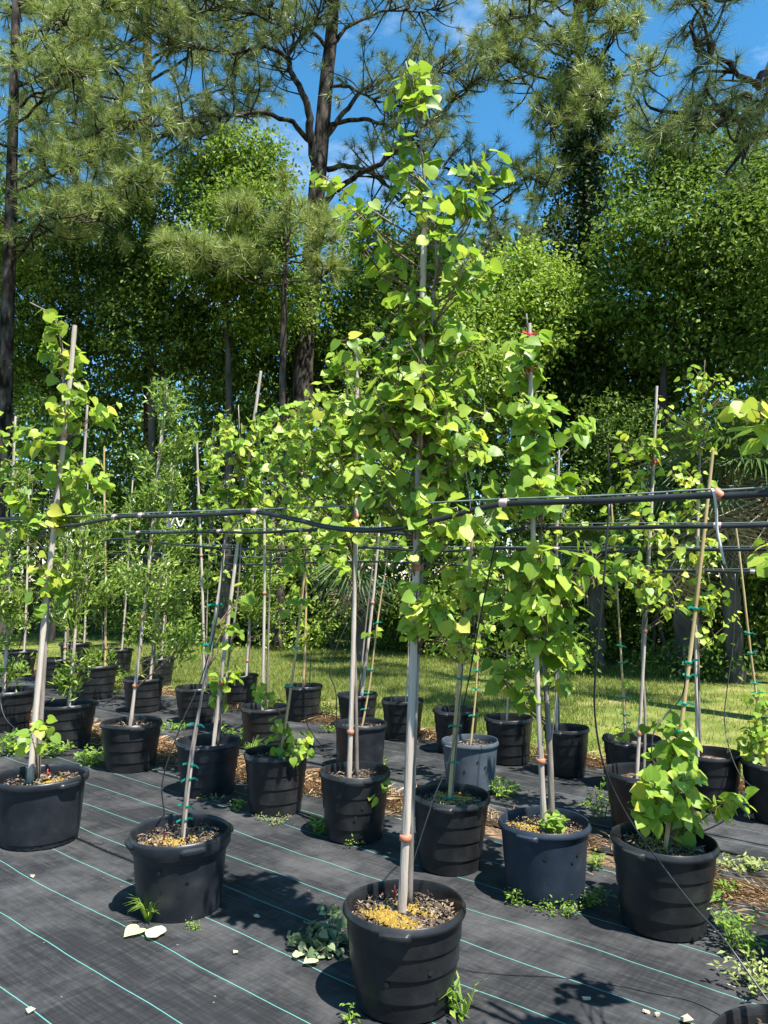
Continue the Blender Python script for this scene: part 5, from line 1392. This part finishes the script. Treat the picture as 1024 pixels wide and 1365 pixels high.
def gz(px, py): return G(px, py, .012)
WEEDS = [('leafy weed sprawling beside the pot left of the front pole', 425, 1108, .13, .12, 120, .035, 'weed'), ('weed mat along the foot of the pot left of the front pole', 470, 1122, .12, .05, 110, .022, 'weed'),
         ('bright weed mound beside the grey-blue pot', 672, 1060, .17, .12, 200, .04, 'weed'), ('weed mat at the foot of the navy pot', 735, 1214, .13, .05, 150, .022, 'weed'), ('small weed left of the navy pot foot', 690, 1205, .06, .06, 60, .022, 'weed'),
         ('weed in the shade right of the navy pot', 785, 1205, .09, .08, 90, .026, 'weed'), ('small leafy weed beside the navy pot', 793, 1158, .05, .08, 40, .04, 'weed'), ('weed at the shaded foot of the bushy redbud pot', 829, 1222, .04, .06, 30, .025, 'weed'),
         ('tall leafy weeds at the bottom right corner', 1000, 1268, .16, .16, 200, .035, 'weed'), ('pale dry weed mound at the bottom right corner', 1012, 1318, .14, .1, 220, .032, 'weed_dry'), ('creeping weeds right of the bushy redbud pot', 985, 1158, .16, .06, 170, .04, 'weed_dry'),
         ('creeping weed on the pine straw right of the bushy redbud', 960, 1195, .13, .04, 100, .045, 'weed'), ('weed mound right of the wide squat pot', 122, 1018, .17, .14, 190, .05, 'weed'), ('weeds behind the wide squat pot', 20, 1003, .22, .18, 240, .06, 'weed'),
         ('pale weeds between the wide squat pot and the shrubby pot', 70, 1006, .2, .14, 200, .055, 'weed'), ('low weed mat at the foot of the tall leaning stake pot', 285, 1066, .14, .03, 90, .018, 'weed_dry'), ('dry weed mat at the foot of the low leafy shoots pot', 365, 1096, .12, .03, 120, .018, 'weed_dry'),
         ('small weed in the shade left of the low leafy shoots pot', 318, 1080, .05, .08, 40, .04, 'weed'), ('moss-green weed mat at the foot of the whip sapling pot', 262, 1238, .07, .02, 90, .014, 'weed'), ('weed shoots at the foot of the front pot', 608, 1350, .05, .1, 46, .045, 'weed'),
         ('small shoots at the left foot of the front pot', 470, 1362, .03, .06, 24, .03, 'weed'), ('weeds along the seam behind the tall leaning stake pot', 330, 985, .22, .12, 180, .05, 'weed'), ('weed patch on the seam beside the dry-mulched pot', 228, 972, .2, .08, 150, .05, 'weed'),
         ('brown-green weed at the foot of the small lawn-edge pot', 440, 955, .25, .16, 220, .04, 'weed_dry'), ('weed at the foot of the grey-blue pot', 640, 1052, .04, .08, 30, .035, 'weed'), ('weed between the navy pot and the twin stake pot', 800, 1090, .12, .2, 120, .04, 'weed'),
         ('pale weed fringe at the foot of the wide squat pot', 68, 1116, .1, .05, 60, .02, 'weed_dry'), ('tall weed by the lawn-edge pots left of the navy pot', 706, 1012, .1, .22, 130, .028, 'weed'), ('small bright weed behind the navy pot sapling', 748, 1028, .08, .08, 60, .03, 'weed'), ('weed tuft behind the plain dark grey pot', 510, 1022, .05, .08, 30, .04, 'weed'),
         ('weed spray hanging at the dry-mulched pot', 105, 985, .12, .2, 120, .03, 'weed'), ('weeds at the lawn edge left of the plain dark grey pot', 440, 975, .12, .06, 90, .035, 'weed'), ('weeds trailing down the weed-hung pot', 152, 925, .16, .34, 260, .05, 'weed')]
for i, (lab, px, py, rad, h, n, L, mt) in enumerate(WEEDS):
    weed(lab, gz(px, py), rad, h, n, L, mt, 1200 + i)
weed('green seedlings sprouting in the navy pot', np.array((.83, 3.87, .30)), .1, .09, 70, .06, 'weed', 1290, .7)
grass_tuft('spiky grass tuft at the foot of the whip sapling pot', gz(198, 1228), .15, 46, 1300)
grass_tuft('small grass tuft beside the tall leaning stake pot', gz(336, 1010), .2, 40, 1301)
grass_tuft('long drooping grass blades right of the front pot', gz(618, 1352), .16, 9, 1302)

def flat_leaf(label, px, py, size, ang, seed):
    p = gz(px, py)
    o = link('fallen_leaf', HP[seed % 3])
    o.matrix_world = Matrix.Translation(Vector(p + (0, 0, .012))) @ Euler((.06, -.1, ang)).to_matrix().to_4x4() @ Matrix.Scale(size, 4)
    return tag(o, label, 'leaf', 'pale fallen leaves')
flat_leaf('pale heart-shaped fallen leaf by the grass tuft', 186, 1241, .085, 2.6, 0)
flat_leaf('second pale fallen leaf, right of the grass tuft', 213, 1250, .085, 1.1, 1)
flat_leaf('dry fallen leaf at the tip of the wilted branch', 400, 1278, .05, .5, 2)
flat_leaf('dry fallen leaf under the wilted branch', 420, 1282, .055, 2.2, 0)

# wilted cut branch lying left of the front pot
rg = np.random.default_rng(1400)
c0 = gz(447, 1262)
root = tag(empty('cut_branch', tuple(c0)), 'wilted cut branch with greyish leaves lying left of the front pot', 'branch')
mb, lm = MB(), MB()
for i in range(6):
    a = rg.uniform(.9, 4.2); l = rg.uniform(.08, .2)
    t = np.array((math.cos(a) * l, math.sin(a) * l, rg.uniform(.01, .07)))
    p = smooth_path([(0, 0, .02), t * (.5, .5, .9), t], 4)
    mb.tube(p, np.linspace(.004, .0015, len(p)), 5, cap=False)
    for _ in range(22):
        q = p[rg.integers(1, len(p))] + rg.normal(size=3) * (.03, .03, .022)
        q[2] = max(q[2], .008)
        hv, hf = HEARTS[rg.integers(7)]
        F = frames((rg.normal(size=3) * (1, 1, .5) + (0, 0, -.3))[None], (rg.normal(size=3) * .7 + (0, 0, .6))[None])[0]
        vv = (hv * (1, 1, 2.2)) @ F.T * rg.uniform(.024, .042) + q
        vv[:, 2] = np.maximum(vv[:, 2], .003)
        lm.add(vv, hf)
mb.build('branches', M['twig'], root)
tag(lm.build('foliage', M['wilted'], root), kind='stuff')

def chip(label, px, py, s, ang, seed):
    rg = np.random.default_rng(seed)
    mb = MB(); mb.box((0, 0, 0), s, Euler((rg.normal() * .15, rg.normal() * .15, ang)))
    me = mb.v[0]; me += rg.normal(size=me.shape) * min(s) * .22
    o = mb.build('wood_chip', M['wood_bit'], smooth=False)
    o.location = tuple(gz(px, py) + (0, 0, s[2] * .6))
    return tag(o, label, 'wood chip', 'dry wood chips on the ground cloth')
for i, (lab, px, py, s, a) in enumerate([('pale wood chip on the cloth near the pot in the corner', 862, 1350, (.022, .012, .008), .4), ('longer wood chip beside the corner pot', 876, 1353, (.03, .01, .007), .9), ('flat pale chip right of the front pot', 782, 1332, (.03, .009, .006), .1), ('sliver of wood on the cloth right of the bushy pot', 975, 1316, (.03, .01, .006), 2.4), ('crumb of bark beside the corner pot rim', 914, 1362, (.028, .02, .016), .4), ('pale chip on the green thread at the left', 43, 1169, (.022, .015, .012), .4), ('tan chip at the bottom left', 40, 1349, (.022, .02, .008), 1.0), ('small chip left of the wilted branch', 314, 1270, (.02, .012, .006), .2), ('chip in the shadow beside the whip sapling pot', 342, 1223, (.018, .016, .01), .7)]):
    chip(lab, px, py, s, a, 1500 + i)
# pine cone on the back cloth
mb = MB()
rg = np.random.default_rng(1600)
for i in range(46):
    f = i / 45; a = i * 2.4
    r = .022 * math.sin(math.pi * (.12 + .8 * f)) + .003
    p = np.array((-.05 + .1 * f, r * math.cos(a), r * math.sin(a) + .02))
    o = np.array((.35, math.cos(a), math.sin(a)))
    bake_leaves(mb, p[None] * 1.0, o[None], np.array([[1.0, .1, .1]]), .02, 1.0)
mb.tube([(-.05, 0, .02), (0, 0, .02), (.05, 0, .02)], [.008, .017, .006], 10)
o = mb.build('pine_cone', M['cone'], smooth=False)
o.location = tuple(G(1003, 1092, .006)); o.rotation_euler = (0, 0, -.3)
tag(o, 'single pine cone lying on the back cloth at the right edge', 'pine cone')
